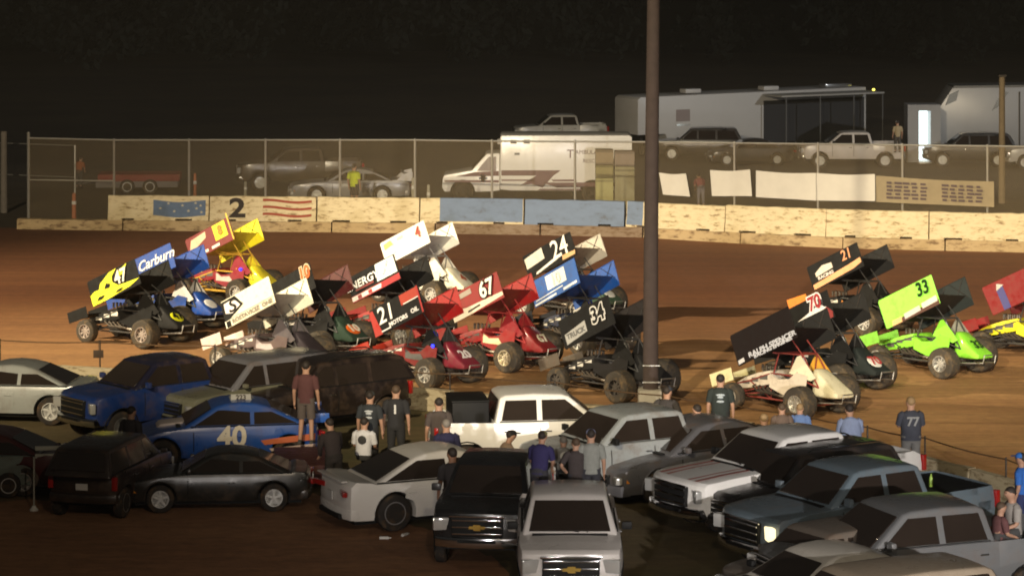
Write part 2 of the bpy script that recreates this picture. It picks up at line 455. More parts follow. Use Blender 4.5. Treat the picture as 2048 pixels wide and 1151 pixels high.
LINK = fence_mat(14.)
POSTS = [57, 228, 378, 531, 680, 830, 984, 1150, 1302, 1469, 1636, 1805, 1975, 2150, 2330]
fr = empty('chain_link_fence', (0, 0, 0), 0, 'long chain link catch fence on grey posts standing behind the painted barriers', 'fence')
TOPZ = []
def frow(px): return interp([(57, 275), (228, 279), (830, 279), (984, 281), (1300, 283), (1469, 285), (1636, 287), (1975, 291), (2330, 296)], px)
tops = []
for i, px in enumerate(POSTS):
    p = foot(px) + Vector((0, .62, 0)); z = HC - (frow(px) + 200) * p.y / F
    p.x = (px - 1024) * p.y / F; tops.append((p, z))
    b = MB(); r = .06 if i == 0 else .045
    b.tube([(p.x, p.y, 0), (p.x, p.y, z + (.16 if i == 0 else 0))], r, 8); b.ball((p.x, p.y, z + (.16 if i == 0 else .0)), r * 1.15, 8)
    b.build('post', STEEL, fr)
b = MB()
b.tube([(p.x, p.y, z - .02) for p, z in tops], .035, 8); b.build('top_rail', STEEL, fr)
b = MB(); (p, z), (q, w) = tops[0], tops[1]
b.tube([(p.x, p.y, 1.82), (q.x, q.y, 1.82)], .025, 6); b.build('brace_rail', STEEL, fr)
b = MB()
for (p, z), (q, w) in zip(tops, tops[1:]):
    b.face([(p.x, p.y - .05, .35), (q.x, q.y - .05, .35), (q.x, q.y - .05, w - .03), (p.x, p.y - .05, z - .03)])
b.build('mesh', LINK, fr)
# banners tied to the inside of the fence
BANW = mat('banner_vinyl', (.62, .59, .52), .6, noise=.12, nscale=2)
BANB = mat('beige_banner', (.30, .24, .14), .7, noise=.2, nscale=3)
PRINT = mat('faded_print', (.10, .07, .07), .8)
def banner(x0, x1, r00, r10, r01, r11, m, label, sway=0):
    """rows: top-left, top-right, bottom-left, bottom-right"""
    dy = .45
    def at(px, row):
        p = foot(px); y = p.y + dy
        return Vector(((px - 1024) * y / F, y, HC - (row + 200) * y / F))
    a, c, d, e = at(x0, r00), at(x1, r10), at(x1 + sway, r11), at(x0 + sway, r01)
    o = a.copy(); n = 10; b = MB()
    g = []
    for i in range(n + 1):
        colm = []
        for j in range(5):
            t, s = i / n, j / 4
            p = a.lerp(c, t).lerp(e.lerp(d, t), s)
            p.y += .03 * math.sin(t * 9 + s * 2) ; p.z -= .04 * math.sin(math.pi * t) * (1 - s)
            colm.append([b.bm.verts.new(p - o), b.bm.verts.new(p - o + Vector((0, .012, 0)))])
        g.append(colm)
    for i in range(n):
        for j in range(4):
            for k in (0, 1): b.bm.faces.new((g[i][j][k], g[i + 1][j][k], g[i + 1][j + 1][k], g[i][j + 1][k]))
    for j in range(4):
        for i in (0, n): b.bm.faces.new((g[i][j][0], g[i][j + 1][0], g[i][j + 1][1], g[i][j][1]))
    for i in range(n):
        for j in (0, 4): b.bm.faces.new((g[i][j][0], g[i + 1][j][0], g[i + 1][j][1], g[i][j][1]))
    root = empty('banner', o, 0, label, 'banner', 'banners hung on the catch fence')
    b.build('banner_sheet', m, root)
    return root, a - o, c - o, d - o, e - o
banner(1318, 1372, 345, 347, 389, 393, BANW, 'small blank white banner immediately right of the tall pole', 8)
banner(1420, 1500, 340, 339, 392, 392, BANW, 'short blank white banner hung on the first fence post right of the tall pole', 4)
banner(1512, 1632, 341, 346, 394, 401, BANW, 'long blank white banner, left of the two that touch')
banner(1633, 1750, 346, 348, 401, 402, BANW, 'white banner with a faint line of print beside the beige banner')
root, a, c, d, e = banner(1752, 1988, 351, 363, 404, 414, BANB, 'long beige banner with two blocks of faded print near the right edge')
for t0, t1 in ((.08, .44), (.55, .91)):
    b = MB()
    for k in range(5):
        s = .2 + k * .14
        for q in range(5):
            u0 = lerp(t0, t1, q / 5 + random.uniform(0, .04)); u1 = lerp(t0, t1, (q + 1) / 5 - random.uniform(.01, .08))
            P = [a.lerp(c, u).lerp(e.lerp(d, u), v) + Vector((0, -.045, 0)) for u, v in ((u0, s), (u1, s), (u1, s + .08), (u0, s + .08))]
            b.plate(P, .006)
    b.build('printed_lines', PRINT, root)

# ------------------------------------------------------------------ inner wall and cable
WT = .52
iw = [-500, -300, -100, 100, 300, 500, 700, 900, 1100, 1300, 1500, 1740, 1936, 2130, 2400]
for k, (x0, x1) in enumerate(zip(iw, iw[1:])):
    lab = {0: 'inner wall length outside the left edge', 1: 'inner wall length outside the left edge, next to the picture', 2: 'inner wall length behind the silver car at the left edge',
           3: 'inner wall length behind the dark blue pickup', 4: 'inner wall length behind the olive pickup', 5: 'inner wall length behind the dark brown vehicle', 6: 'inner wall length behind two standing men in black shirts',
           7: 'inner wall length behind the tail of the white crew cab pickup', 8: 'inner wall length left of the tall pole foot', 9: 'inner wall length right of the tall pole foot',
           10: 'inner wall length behind the man in the light blue shirt', 11: 'inner wall length behind the standing man in dark shirt and grey shorts', 12: 'tan inner wall length running out at the right edge', 13: 'inner wall length outside the right edge'}[k]
    block(x0, x1, 0, WT, .10, .14, WALLC, 'low concrete ' + lab, 'lengths of the low inner wall', notch=False, name='concrete_wall', fn=inner)
cf = empty('cable_fence', (0, 0, 0), 0, 'thin sagging cable on slim posts along the inner wall of the track', 'fence')
cpts = []; CP = [(-500, 650), (-200, 672), (0, 680), (200, 683), (430, 691), (560, 709), (700, 730), (900, 748), (1110, 764), (1340, 792), (1440, 806), (1600, 832), (1735, 854), (1850, 879), (2012, 941), (2200, 1010)]
for px, row in CP:
    y = inner(px).y + .2
    cpts.append(Vector(((px - 1024) * y / F, y, max(.9, HC - (row + 200) * y / F))))
pts = []
for p, q in zip(cpts, cpts[1:]):
    for k in range(5): s = p.lerp(q, k / 5); s.z -= .04 * math.sin(math.pi * k / 5); pts.append(s)
b = MB(); b.tube(pts + [cpts[-1]], .016, 6); b.build('cable', mat('rusty_cable', (.12, .07, .035), .7, .4), cf)
for p in cpts[::1]:
    b = MB(); b.tube([(p.x, p.y, 0), (p.x, p.y, p.z + .04)], .02, 6); b.build('post', DARK, cf)
s = gp(197, 707, .6)
y = inner(197).y + .2
b = MB(); b.box((0, 0, 0), (.26, .03, .2)); sg = b.build('hanging_sign', None, None, bevel=.008)
sg.data.materials.append(mat('brown_sign', (.06, .035, .02), .7)); zc = HC - 907 * y / F
sg.location = ((197 - 1024) * y / F, y - .03, zc)
tag(sg, 'small dark sign hanging under the cable near the black number 47 race car', 'sign')
b = MB(); b.tube([(0, -.012, 0), (0, -.012, .1), (0, .02, .1 + .26)], .006, 5); b.build('hanger', DARK, sg)

# tall wooden pole by the inner wall
def wood(name, a, b_):
    m = mat(name, a, .85, noise=.35, nscale=5, bump=.6); return m
pp = gp(1301, 836)
pole = empty('utility_pole', pp, 0, 'tall brown wooden pole rising out of the picture between the two groups of race cars', 'pole')
b = MB(); b.loft([(0, 0, 0), (0.01, 0, 4), (.06, 0, 9), (.1, 0, 13), (.13, 0, 16)], [.19, .175, .155, .14, .13], 16)
b.build('pole_shaft', wood('creosote_wood', (.055, .038, .032), 0), pole)
b = MB(); b.box((-.02, -.06, .36), (.56, .5, .72)); b.build('pole_footing', mat('pale_concrete', (.40, .37, .30), .85, noise=.25), pole, bevel=.05)
for z in (.9, 1.3):
    b = MB(); b.tube([(-.2, -.18, z), (.22, -.2, z)], .02, 6); b.build('bracket', ALU, pole)
# ------------------------------------------------------------------ road vehicles
def wheel(parent, x, y, r, w, side, rimm=ALU, spokes=5, name='wheel', tm=TYRE, rr=.62):
    """side = +1 outer face towards +y"""
    b = MB(); h = w / 2
    b.lathe([(-h, r * rr), (-h, r * .86), (-h * .8, r * .97), (-h * .4, r), (h * .4, r), (h * .8, r * .97), (h, r * .86), (h, r * rr), (h * .55, r * rr * .97), (-h * .5, r * rr * .9)], (x, y, r), 22)
    t = b.build(name, tm, parent)
    b = MB(); ri = r * rr; o = side * h
    b.lathe([(o * .2, ri * .25), (o * .55, ri * .3), (o * .8, ri * .25)], (x, y, r), 12)
    b.lathe([(o * .35, ri * .98), (o * 1.02, ri * 1.0), (o * 1.02, ri * .9), (o * .35, ri * .86)], (x, y, r), 22)
    for k in range(spokes):
        a = 2 * math.pi * k / spokes + .3
        c = Vector((math.cos(a), 0, math.sin(a)))
        b.box(Vector((x, y + o * .62, r)) + c * ri * .55, (ri * .85, w * .12, ri * .26), Matrix.Rotation(-a, 3, 'Y'))
    b.build('rim', rimm, t)
    return t

def hermite_arc(xw, r, ra, zs, n=9, rev=False):
    a0 = math.asin(max(-1, min(1, (zs - r) / ra)))
    pts = [(xw + ra * math.cos(a0 + (math.pi - 2 * a0) * k / n), r + ra * math.sin(a0 + (math.pi - 2 * a0) * k / n)) for k in range(n + 1)]
    return pts[::-1]           # from -x side to +x side

KIND = {
 'pickup': dict(L=5.7, W=2.0, zs=.50, belt=1.33, roof=1.92, r=.41, wf=1.82, wr=-1.74, hf=1.20, cowl=(1.38, 1.30), wsb=1.42, rf=.62, rr=-.92, cb=-1.08, tail=(-1.10, 1.33, -2.82, 1.35), rw=.72, splits=[(-.02, .12)], nose=.86, grille=(.70, 1.12)),
 'suv': dict(L=5.0, W=1.94, zs=.44, belt=1.20, roof=1.82, r=.39, wf=1.55, wr=-1.48, hf=1.08, cowl=(1.12, 1.17), wsb=1.20, rf=.42, rr=-2.1, cb=-2.46, tail=None, rw=.70, splits=[(.06, .10), (-1.0, .12)], nose=.72, grille=(.62, .94)),
 'sedan': dict(L=4.8, W=1.86, zs=.26, belt=.96, roof=1.44, r=.345, wf=1.44, wr=-1.38, hf=.76, cowl=(1.05, .93), wsb=1.20, rf=.28, rr=-.72, cb=-1.86, tail=(-1.86, .99, -2.28, 1.02), rw=.60, splits=[(-.18, .08)], nose=.55, grille=(.40, .62)),
 'coupe': dict(L=4.5, W=1.80, zs=.28, belt=.92, roof=1.36, r=.34, wf=1.38, wr=-1.34, hf=.74, cowl=(.92, .90), wsb=1.0, rf=.15, rr=-.75, cb=-1.85, tail=(-1.85, .95, -2.18, .93), rw=.58, splits=[(-.55, .08)], nose=.55, grille=(.40, .60)),
}
def vehicle(kind, name, label, cat, rgb, px, py, a, group='vehicles parked in the infield', dirt=.4, lamps='plain', grillem=None, scale=1., spok=5, bumper=None, roofrack=False, emblem=False, seams=True, cabin_rgb=None, rimm=ALU, L=None, z=0., open_bed=True, pos=None, plate=True, mirror=True, stripes=None, simple=False, splits=None, tonneau=False, lit=False, wr=None):
    k = dict(KIND[kind])
    if splits: k['splits'] = splits
    if wr: k['r'] = wr
   
    if L: k['L'] = L
    P = paint(rgb, dirt); PC = paint(cabin_rgb, dirt) if cabin_rgb else P
    loc = pos if pos is not None else gp(px, py); loc = Vector(loc); loc.z += z
    root = empty(name, loc, R(a), label, cat, group); root.scale = (scale,) * 3
    hl, W, zs, belt, roof, r = k['L'] / 2, k['W'], k['zs'], k['belt'], k['roof'], k['r']
    hw = W / 2; ra = r * 1.22
    tx = k['tail']
    if tx: tx = (tx[0], tx[1], max(tx[2], -hl + .05), tx[3])
    # lower body
    pts = [(hl - .06, zs), (hl, zs + .12), (hl, k['nose']), (hl - .04, k['hf'] - .06), (hl - .14, k['hf'])]
    pts += [(lerp(hl - .14, k['cowl'][0], .5), lerp(k['hf'], k['cowl'][1], .62)), k['cowl'], (k['cowl'][0] - .25, belt), (k['cb'] + .1, belt)]
    bedi = None
    if tx:
        pts.append((tx[0], tx[1])); bedi = len(pts) - 1
        pts.append((tx[2] + .04, tx[3])); pts.append((-hl + .03, tx[3] - .1))
    else: pts += [(-hl + .10, belt - .02), (-hl + .02, belt - .12)]
    pts += [(-hl, zs + .35), (-hl + .02, zs + .08), (-hl + .12, zs)]
    pts += hermite_arc(k['wr'], r, ra, zs); pts += hermite_arc(k['wf'], r, ra, zs)
    fw = lambda x, z: hw * interp([(zs, .955), (zs + .18, .985), (lerp(zs, belt, .45), 1.), (lerp(zs, belt, .68), .998), (lerp(zs, belt, .86), .975), (belt + .1, .945)], z) * (1 - .085 * max(0, (abs(x) - hl + .75) / .75) ** 2)
    b = MB(); fs = b.prism(pts, lambda x, z: hw)
    if kind == 'pickup' and open_bed:
        f = fs[bedi]
        bmesh.ops.inset_region(b.bm, faces=[f], thickness=.09, depth=0)
        bmesh.ops.translate(b.bm, verts=f.verts, vec=(0, 0, -.48))
    b.slice('z', [zs + .18, lerp(zs, belt, .45), lerp(zs, belt, .68), lerp(zs, belt, .86)])
    b.slice('x', [hl - .9, hl - .6, hl - .35, hl - .18, -hl + .6, -hl + .35, -hl + .18, 1.0, 0, -.8])
    b.slice('y', [-.7 * hw, -.35 * hw, 0, .35 * hw, .7 * hw])
    for v in b.bm.verts:
        x, y, z = v.co; t = y / hw
        if abs(t) > .99: v.co.y = math.copysign(fw(x, z), y)
        if x > hl - .7: v.co.x -= .17 * abs(t) ** 2.4 * ((x - hl + .7) / .7) * hl / 2.5
        if x < -hl + .5: v.co.x += .10 * abs(t) ** 2.6 * ((-hl + .5 - x) / .5)
        if z > k['hf'] - .12 and x > k['cowl'][0] - .3: v.co.z += .035 * (1 - t * t)
    body = b.build('body', P, root, bevel=.04, seg=2, sharp=50)
    b = MB(); b.box((0, 0, zs + .02), (2 * hl - .5, W - .5, .25)); b.build('underbody', BLACK, root)
    # cabin
    zb = belt - .05
    xf = lambda z: lerp(k['wsb'], k['rf'], (z - zb) / (roof - zb))
    xr = lambda z: lerp(k['cb'], k['rr'], (z - zb) / (roof - zb))
    chw = lambda x, z: lerp(hw - .075, k['rw'], max(0, (z - zb) / (roof - zb)))
    cp = [(k['wsb'], zb), (xf(roof - .05), roof - .05), (k['rf'] - .12, roof - .005), (lerp(k['rf'], k['rr'], .5), roof + .02), (k['rr'] + .12, roof - .005), (xr(roof - .06), roof - .06), (k['cb'], zb)]
    b = MB(); b.prism(cp, chw)
    b.slice('y', [-.5, -.25, 0, .25, .5])
    for v in b.bm.verts:
        if v.co.z > roof - .09 and abs(v.co.y) < .6: v.co.z += .03 * (1 - (v.co.y / .7) ** 2)
    cab = b.build('cabin', PC, root, bevel=.055, seg=3, sharp=50)
    z0, z1 = belt + .03, roof - .11
    def side_pts(s, xa, xb, z0, z1):
        return [(x, s * (chw(x, z) + .004), z) for x, z in ((xa(z0), z0), (xb(z0), z0), (xb(z1), z1), (xa(z1), z1))]
    edges = [lambda z: xf(z) - .16]
    for c, w in k['splits']:
        edges += [lambda z, c=c, w=w: c + w / 2, lambda z, c=c, w=w: c - w / 2]
    edges.append(lambda z: xr(z) + .14)
    for s in (-1, 1):
        for i in range(0, len(edges), 2):
            q = side_pts(s, edges[i], edges[i + 1], z0, z1)
            if s > 0: q = q[::-1]
            b = MB(); b.plate(q, .010)
            b.build('side_window', GLASS, root, bevel=.004, seg=1)
        b = MB(); xs_ = [k['wsb'] - .22, lerp(k['wsb'], k['cb'], .5), k['cb'] + .12]
        b.tube([(x, s * (chw(x, belt + .012) + .012), belt + .012) for x in xs_], .014, 5); b.build('belt_moulding', CHROME if kind == 'pickup' and max(rgb) < .4 else BLACK, root)
    for sg, s in ((1, -1), (1, 1)):
        b = MB(); b.tube([(xf(z0) + .05, s * .08 + .25, z0 - .0), (xf(z0 + .05) + .035, s * .30 + .1, z0 + .05)], .010, 5); b.build('wiper', BLACK, root)
    for nm, fx, sg in (('windshield', xf, 1), ('rear_window', xr, -1)):
        zz0, zz1 = z0 + .0, z1 + .02
        if nm == 'rear_window' and kind == 'suv': zz0 = z0 + .08
        pts4 = [(fx(zz0) + sg * .02, -(chw(0, zz0) - .12), zz0), (fx(zz0) + sg * .02, chw(0, zz0) - .12, zz0), (fx(zz1) + sg * .012, chw(0, zz1) - .09, zz1), (fx(zz1) + sg * .012, -(chw(0, zz1) - .09), zz1)]
        if sg < 0: pts4 = pts4[::-1]
        b = MB(); b.plate(pts4, .022); b.build(nm, GLASS, root, bevel=.005, seg=1)
    # doors
    if seams:
        cut = [k['wsb'] - .28] + [c for c, w in k['splits']][:2] + ([k['cb'] + .12] if len(k['splits']) < 2 else [])
        if kind == 'coupe': cut = [k['wsb'] - .28, -.5]
        for s in (-1, 1):
            for xa, xb in zip(cut, cut[1:]):
                xb2 = xb + .02
                if xb2 < k['wr'] + ra: xb2 = max(xb2, k['wr'] + ra * .45)
                P4 = [(xa - .012, zs + .12), (xb2 + .012, zs + .12), (xb2 + .012, belt - .12), (xa - .012, belt - .12)]
                if xb2 < k['wr'] + ra + .05: P4 = [(xa - .012, zs + .12), (k['wr'] + ra + .06, zs + .12), (k['wr'] + ra + .04, zs + .3), (xb2 + .012, belt - .3), (xb2 + .012, belt - .12), (xa - .012, belt - .12)]
                b = MB(); b.bm.faces.new([b.bm.verts.new((x, 0, z)) for x, z in P4])
                b.slice('z', [zs + .18, lerp(zs, belt, .45), lerp(zs, belt, .68), lerp(zs, belt, .86)])
                g = bmesh.ops.extrude_face_region(b.bm, geom=b.bm.faces[:])
                new = {v for v in g['geom'] if isinstance(v, bmesh.types.BMVert)}
                for v in b.bm.verts: v.co.y = s * (fw(v.co.x, v.co.z) + (.009 if v in new else -.01))
                d = b.build('door', P, root)
                b = MB()
                for xe in (xa, xb2):
                    zz = [zs + .14, zs + .18, lerp(zs, belt, .45), lerp(zs, belt, .68), lerp(zs, belt, .86), belt - .1]
                    if xe == xb2 and xb2 < k['wr'] + ra + .05: zz = zz[3:]
                    b.tube([(xe, s * (fw(xe, z) + .006), z) for z in zz], .009, 5)
                    break
                b.build('door_gap', BLACK, d)
                b = MB(); b.box((xb2 + .16, s * (hw + .022), belt - .20), (.17, .03, .03)); b.build('handle', CHROME if kind in ('pickup', 'suv') else P, d, bevel=.01)
    if tonneau:
        b = MB(); b.box(((tx[0] + tx[2]) / 2 - .02, 0, tx[1] - .04), (tx[0] - tx[2] - .22, W - .26, .06)); b.build('tonneau_cover', BLACK, root, bevel=.02)
    # wheels
    for x in (k['wf'], k['wr']):
        for s in (-1, 1): wheel(root, x, s * (hw - .14), r, .24, s, rimm, spok)
    for s in (-1, 1):
        for x in (k['wf'], k['wr']):
            b = MB(); n = 12; pr = []
            for j in range(n + 1):
                a2 = math.pi * (-.04 + 1.08 * j / n); pr.append((x + (ra + .0) * math.cos(a2), r + ra * math.sin(a2)))
            b.loft([(p, s * (fw(p, q) - .0), q) for p, q in pr], .016, 5); b.build('arch_trim', P if kind != 'pickup' else BLACK, root)
    # nose
    g0, g1 = k['grille']
    gm = grillem or BLACK
    b = MB(); b.box((hl - .03, 0, (g0 + g1) / 2), (.10, W * .54, g1 - g0)); gr = b.build('grille', gm, root, bevel=.015)
    b = MB(); n = 3 if kind in ('pickup', 'suv') else 2
    for j in range(n): b.box((hl + .026, 0, lerp(g0, g1, (j + .5) / n)), (.025, W * .52, .035))
    b.box((hl + .02, 0, g1 + .01), (.03, W * .58, .04))
    b.build('grille_bars', CHROME, gr, bevel=.006)
    if emblem:
        b = MB(); x = hl + .055; zc = (g0 + g1) / 2; e = .03
        b.plate([(x, -.17, zc - e), (x, -.07, zc - e), (x, -.06, zc - 2 * e), (x, .09, zc - 2 * e), (x, .07, zc - e), (x, .17, zc - e), (x, .19, zc + e), (x, .08, zc + e), (x, .09, zc + 2 * e), (x, -.06, zc + 2 * e), (x, -.08, zc + e), (x, -.15, zc + e)], .015)
        b.build('emblem', mat('gold_badge', (.75, .5, .12), .25, .8), gr)
    for s in (-1, 1):
        b = MB(); b.box((hl - .10 * hl / 2.5, s * W * .372, (g0 + g1) / 2 + .04), (.14, W * .20, (g1 - g0) * .62), Matrix.Rotation(-s * .35, 3, 'Z')); h = b.build('headlight', LAMP, root, bevel=.03)
        b = MB(); b.box((hl - .30 * hl / 2.5, s * (W * .458), (g0 + g1) / 2 + .04), (.16, .04, (g1 - g0) * .5), Matrix.Rotation(-s * .12, 3, 'Z')); b.build('side_marker', mat('lit_amber', (1, .45, .05), .3, emit=2.5) if lit and s > 0 else AMBER, h, bevel=.01)
        if lit and s > 0: h.data.materials[0] = mat('lit_lamp', (1, .85, .5), .3, emit=1.6)
        zt = (belt - .24) if not tx else (tx[3] - .28)
        b = MB(); b.box((-hl + (.04 if kind in ('pickup', 'suv') else .02), s * (hw * (.885 if kind in ('pickup', 'suv') else .70)), zt + (0 if kind in ('pickup', 'suv') else .06)), (.10, .13 if kind in ('pickup', 'suv') else .44, .34 if kind in ('pickup', 'suv') else .10), Matrix.Rotation(s * .22, 3, 'Z')); b.build('taillight', REDL, root, bevel=.02)
        if mirror:
            b = MB(); b.box((k['wsb'] - .32, s * (hw + .10), belt + .10), (.10, .20 if kind == 'pickup' else .17, .15 if kind == 'pickup' else .11)); b.build('mirror', P if max(rgb) < .3 else BLACK, root, bevel=.03)
    bm_ = bumper or (CHROME if kind == 'pickup' else P)
    b = MB(); b.box((hl - .06, 0, zs + .08), (.26, W * .90, .22)); b.slice('y', [-.6, -.3, 0, .3, .6])
    for v in b.bm.verts: v.co.x -= .20 * (abs(v.co.y) / hw) ** 2.2
    b.build('front_bumper', bm_, root, bevel=.04)
    b = MB(); b.box((-hl + (.02 if kind in ('pickup', 'suv') else .08), 0, zs + .12), (.20, W * (.92 if kind == 'pickup' else .94), .22)); b.slice('y', [-.6, -.3, 0, .3, .6])
    for v in b.bm.verts: v.co.x += .13 * (abs(v.co.y) / hw) ** 2.4
    b.build('rear_bumper', bm_, root, bevel=.05)
    if kind == 'sedan':
        b = MB(); b.box((-hl + .03, 0, tx[3] + .005), (.14, W * .74, .03)); b.build('boot_lip', P, root, bevel=.012)
        b = MB(); b.box((-hl + .0, 0, zs + .06), (.10, W * .6, .10)); b.build('rear_diffuser', BLACK, root, bevel=.02)
    if plate:
        b = MB(); b.box((-hl - .03, 0, (zs + .42)), (.02, .32, .16)); b.build('licence_plate', mat('plate_paint', (.6, .6, .58), .5), root)
    b = MB(); b.box((hl + .06, 0, zs + .12), (.04, W * .4, .06)); b.build('air_intake', BLACK, root)
    if roofrack:
        for s in (-1, 1):
            b = MB(); b.tube([(k['rf'] - .2, s * .62, roof), (k['rf'] - .35, s * .62, roof + .06), (k['rr'] + .3, s * .62, roof + .06), (k['rr'] + .15, s * .62, roof)], .018, 6); b.build('roof_rail', CHROME, root)
    # hood seam / cowl
    b = MB(); b.box((k['wsb'] + .03, 0, belt - .005), (.10, W * .72, .03)); b.build('cowl', BLACK, root)
    if stripes:
        for y in stripes[1]:
            q = [(lerp(hl - .2, k['cowl'][0] + .02, t), y) for t in (0, .45, 1)]
            b = MB()
            tab = [(k['cowl'][0], k['cowl'][1]), (lerp(hl - .14, k['cowl'][0], .5), lerp(k['hf'], k['cowl'][1], .62)), (hl - .14, k['hf'])]
            for t in range(8):
                x0, x1 = lerp(hl - .2, k['cowl'][0] + .06, t / 8), lerp(hl - .2, k['cowl'][0] + .06, (t + 1) / 8)
                b.face([(x0, y - .05, interp(tab, x0) + .03), (x1, y - .05, interp(tab, x1) + .03), (x1, y + .05, interp(tab, x1) + .03), (x0, y + .05, interp(tab, x0) + .03)])
            b.build('hood_stripe', stripes[0], root)
    root['_h'] = roof
    del root['_h']
    return root

# ------------------------------------------------------------------ winged sprint cars
WT_ = Matrix.Rotation
def hw_matrix(xb, zb, pitch, roll, y=0):
    c, s = math.cos(R(pitch)), math.sin(R(pitch))
    M = Matrix(((-c, s, 0, 0), (0, 0, 1, 0), (s, c, 0, 0), (0, 0, 0, 1)))
    return Matrix.Translation((xb, y, zb)) @ Matrix.Rotation(R(roll), 4, 'X') @ M

def sprint(label, px, py, yaw, board=(.8, .8, .8), rboard=None, foil=None, body=(.8, .8, .8), tail=None, nosew=None, frame=(.05, .05, .05), fin=None, rfin=None, num=None, numcol=(0, 0, 0), numout=None, tnum=None, tnumcol=(.9, .9, .9), tfill=None, deco=(), rim=(.62, .62, .6), light=False, drv='dark', pitch=27, roll=7, bl=1.80, bh=.72, xb=.15, zb=1.80, numpos=(.5, .12), numsize=.55, tyreband=False, bodydeco=None, lean=3.5, suit=(.05, .05, .06), helmet=(.6, .6, .6), dl='driver'):
    loc = gp(px, py); ang = R(180 - yaw)
    # px,py is where the left rear tyre meets the clay
    off = Matrix.Rotation(ang, 3, 'Z') @ Vector((-1.0, .78, 0))
    loc = loc - off
    root = empty('sprint_car', loc, ang, label, 'race car', 'winged race cars on the clay track')
    PB = panel(board); PR = panel(rboard or board); PBo = panel(body); PF = mat('frame_paint', frame, .4, .2, .3, .3)
    PT = panel(tail or body); PN = panel(nosew or body)
    LR = Matrix.Rotation(R(lean), 4, 'X')
    rimm = mat('wheel_metal', rim, .3, .85, dirt=.3)
    for nm, x, y, r, w, s in (('w', 1.15, .72, .33, .26, 1), ('w', 1.15, -.72, .33, .28, -1), ('w', -1.0, .78, .41, .42, 1), ('w', -1.0, -.82, .47, .50, -1)):
        wheel(root, x, y, r, w, s, rimm, 8, 'wheel', RTYRE, .52 if r > .4 else .6)
    def T(pts, r=.019, n=6, nm='frame_tube', m=None, par=None, MM=LR):
        b = MB(); b.tube(pts, r, n); return b.build(nm, m or PF, par or root, M4=MM)
    # frame: one welded mesh
    b = MB()
    for s in (-1, 1):
        b.tube([(1.42, s * .2, .32), (1.0, s * .30, .28), (-1.15, s * .34, .30)], .021)
        b.tube([(1.42, s * .2, .55), (1.0, s * .28, .66), (.28, s * .34, .92), (-.45, s * .36, .92), (-1.15, s * .30, .72)], .021)
        b.tube([(.22, s * .34, .90), (.10, s * .30, 1.42), (-.62, s * .28, 1.46), (-1.15, s * .30, .72)], .021)
        b.tube([(-.5, s * .36, .90), (-.62, s * .28, 1.46)], .019)
        b.tube([(-.5, s * .36, .30), (-.5, s * .36, .90)], .019)
        b.tube([(.28, s * .34, .92), (.28, s * .32, .30), (1.0, s * .28, .66)], .016)
        b.tube([(1.15, s * .68, .33), (.55, s * .34, .42)], .014); b.tube([(1.15, s * .62, .36), (.45, s * .34, .58)], .012)
        b.tube([(-1.0, s * .55, .45), (-.3, s * .36, .40)], .014)
        b.tube([(.55, s * .32, .30), (.45, s * .62, .34), (-.35, s * .62, .34), (-.45, s * .34, .32)], .018)      # nerf bar
    for x, z, y in ((1.42, .32, .2), (1.42, .55, .2), (.10, 1.42, .3), (-.62, 1.46, .28), (-1.15, .72, .3), (-1.15, .30, .34), (.28, .92, .34), (-.5, .9, .36)):
        b.tube([(x, -y, z), (x, y, z)], .018)
    b.tube([(1.42, -.2, .34), (1.66, -.16, .36), (1.68, .16, .36), (1.42, .2, .34)], .018)
    b.tube([(1.42, -.2, .54), (1.66, -.16, .50), (1.68, .16, .50), (1.42, .2, .54)], .018)
    b.build('frame', PF, root, M4=LR)
    b = MB(); b.tube([(1.15, -.66, .33), (1.15, .66, .33)], .032, 8); b.build('front_axle', DARK, root)
    b = MB(); b.tube([(-1.0, -.7, .45), (-1.0, .7, .42)], .05, 8); b.ball((-1.0, 0, .44), (.16, .14, .16), 8); b.build('rear_axle', DARK, root)
    # hood and side panels
    b = MB(); b.prism([(1.50, .40), (1.48, .56), (1.2, .72), (.75, .88), (.30, .99), (.22, .96), (.26, .66), (.9, .50)], lambda x, z: interp([(.2, .36), (.9, .29), (1.5, .19)], x))
    hd = b.build('hood', PBo, root, bevel=.03, M4=LR)
    hb = interp([(0, .7), (.3, .7), (.31, .12), (1, .12)], max(body))
    for s in (-1, 1):
        b = MB()
        for x0, x1 in ((1.28, 1.02), (.94, .72), (.66, .40)):
            zt = interp([(.30, .97), (.75, .86), (1.2, .70), (1.5, .54)], (x0 + x1) / 2) - .06; zb_ = zt - random.uniform(.07, .12)
            yy = lambda x: s * (interp([(.2, .36), (.9, .29), (1.5, .19)], x) + .004)
            b.face([(x0, yy(x0), zb_ - .02), (x1, yy(x1), zb_), (x1, yy(x1), zt), (x0, yy(x0), zt - .03)])
        b.build('sponsor_patches', panel((hb, hb * .95, hb * .85), .3), hd, M4=LR)
    for s in (-1, 1):
        q = [(.30, .58), (.30, .92), (.05, .80), (-.30, .84), (-.52, 1.02), (-.86, .98), (-.80, .46), (-.2, .42)]
        b = MB(); P3 = [(x, s * .375, z) for x, z in q]
        b.plate(P3 if s < 0 else P3[::-1], .012); pn = b.build('side_panel', PBo, root, M4=LR)
        if bodydeco and s > 0:
            q2 = [(.22, .62), (.22, .86), (.02, .75), (-.30, .78), (-.45, .6)]
            b = MB(); b.plate([(x, s * .392, z) for x, z in q2][::-1], .006); b.build('side_graphic', panel(bodydeco), pn, M4=LR)
        fc = (fin or body) if s > 0 else (rfin or fin or body)
        b = MB(); P3 = [(x, s * .345, z) for x, z in ((-.28, .98), (-.50, 1.40), (-.60, 1.44), (-1.10, .95), (-.95, .86))]
        b.plate(P3 if s < 0 else P3[::-1], .012); b.build('cage_panel', panel(fc), root, M4=LR)
    # tail tank
    b = MB()
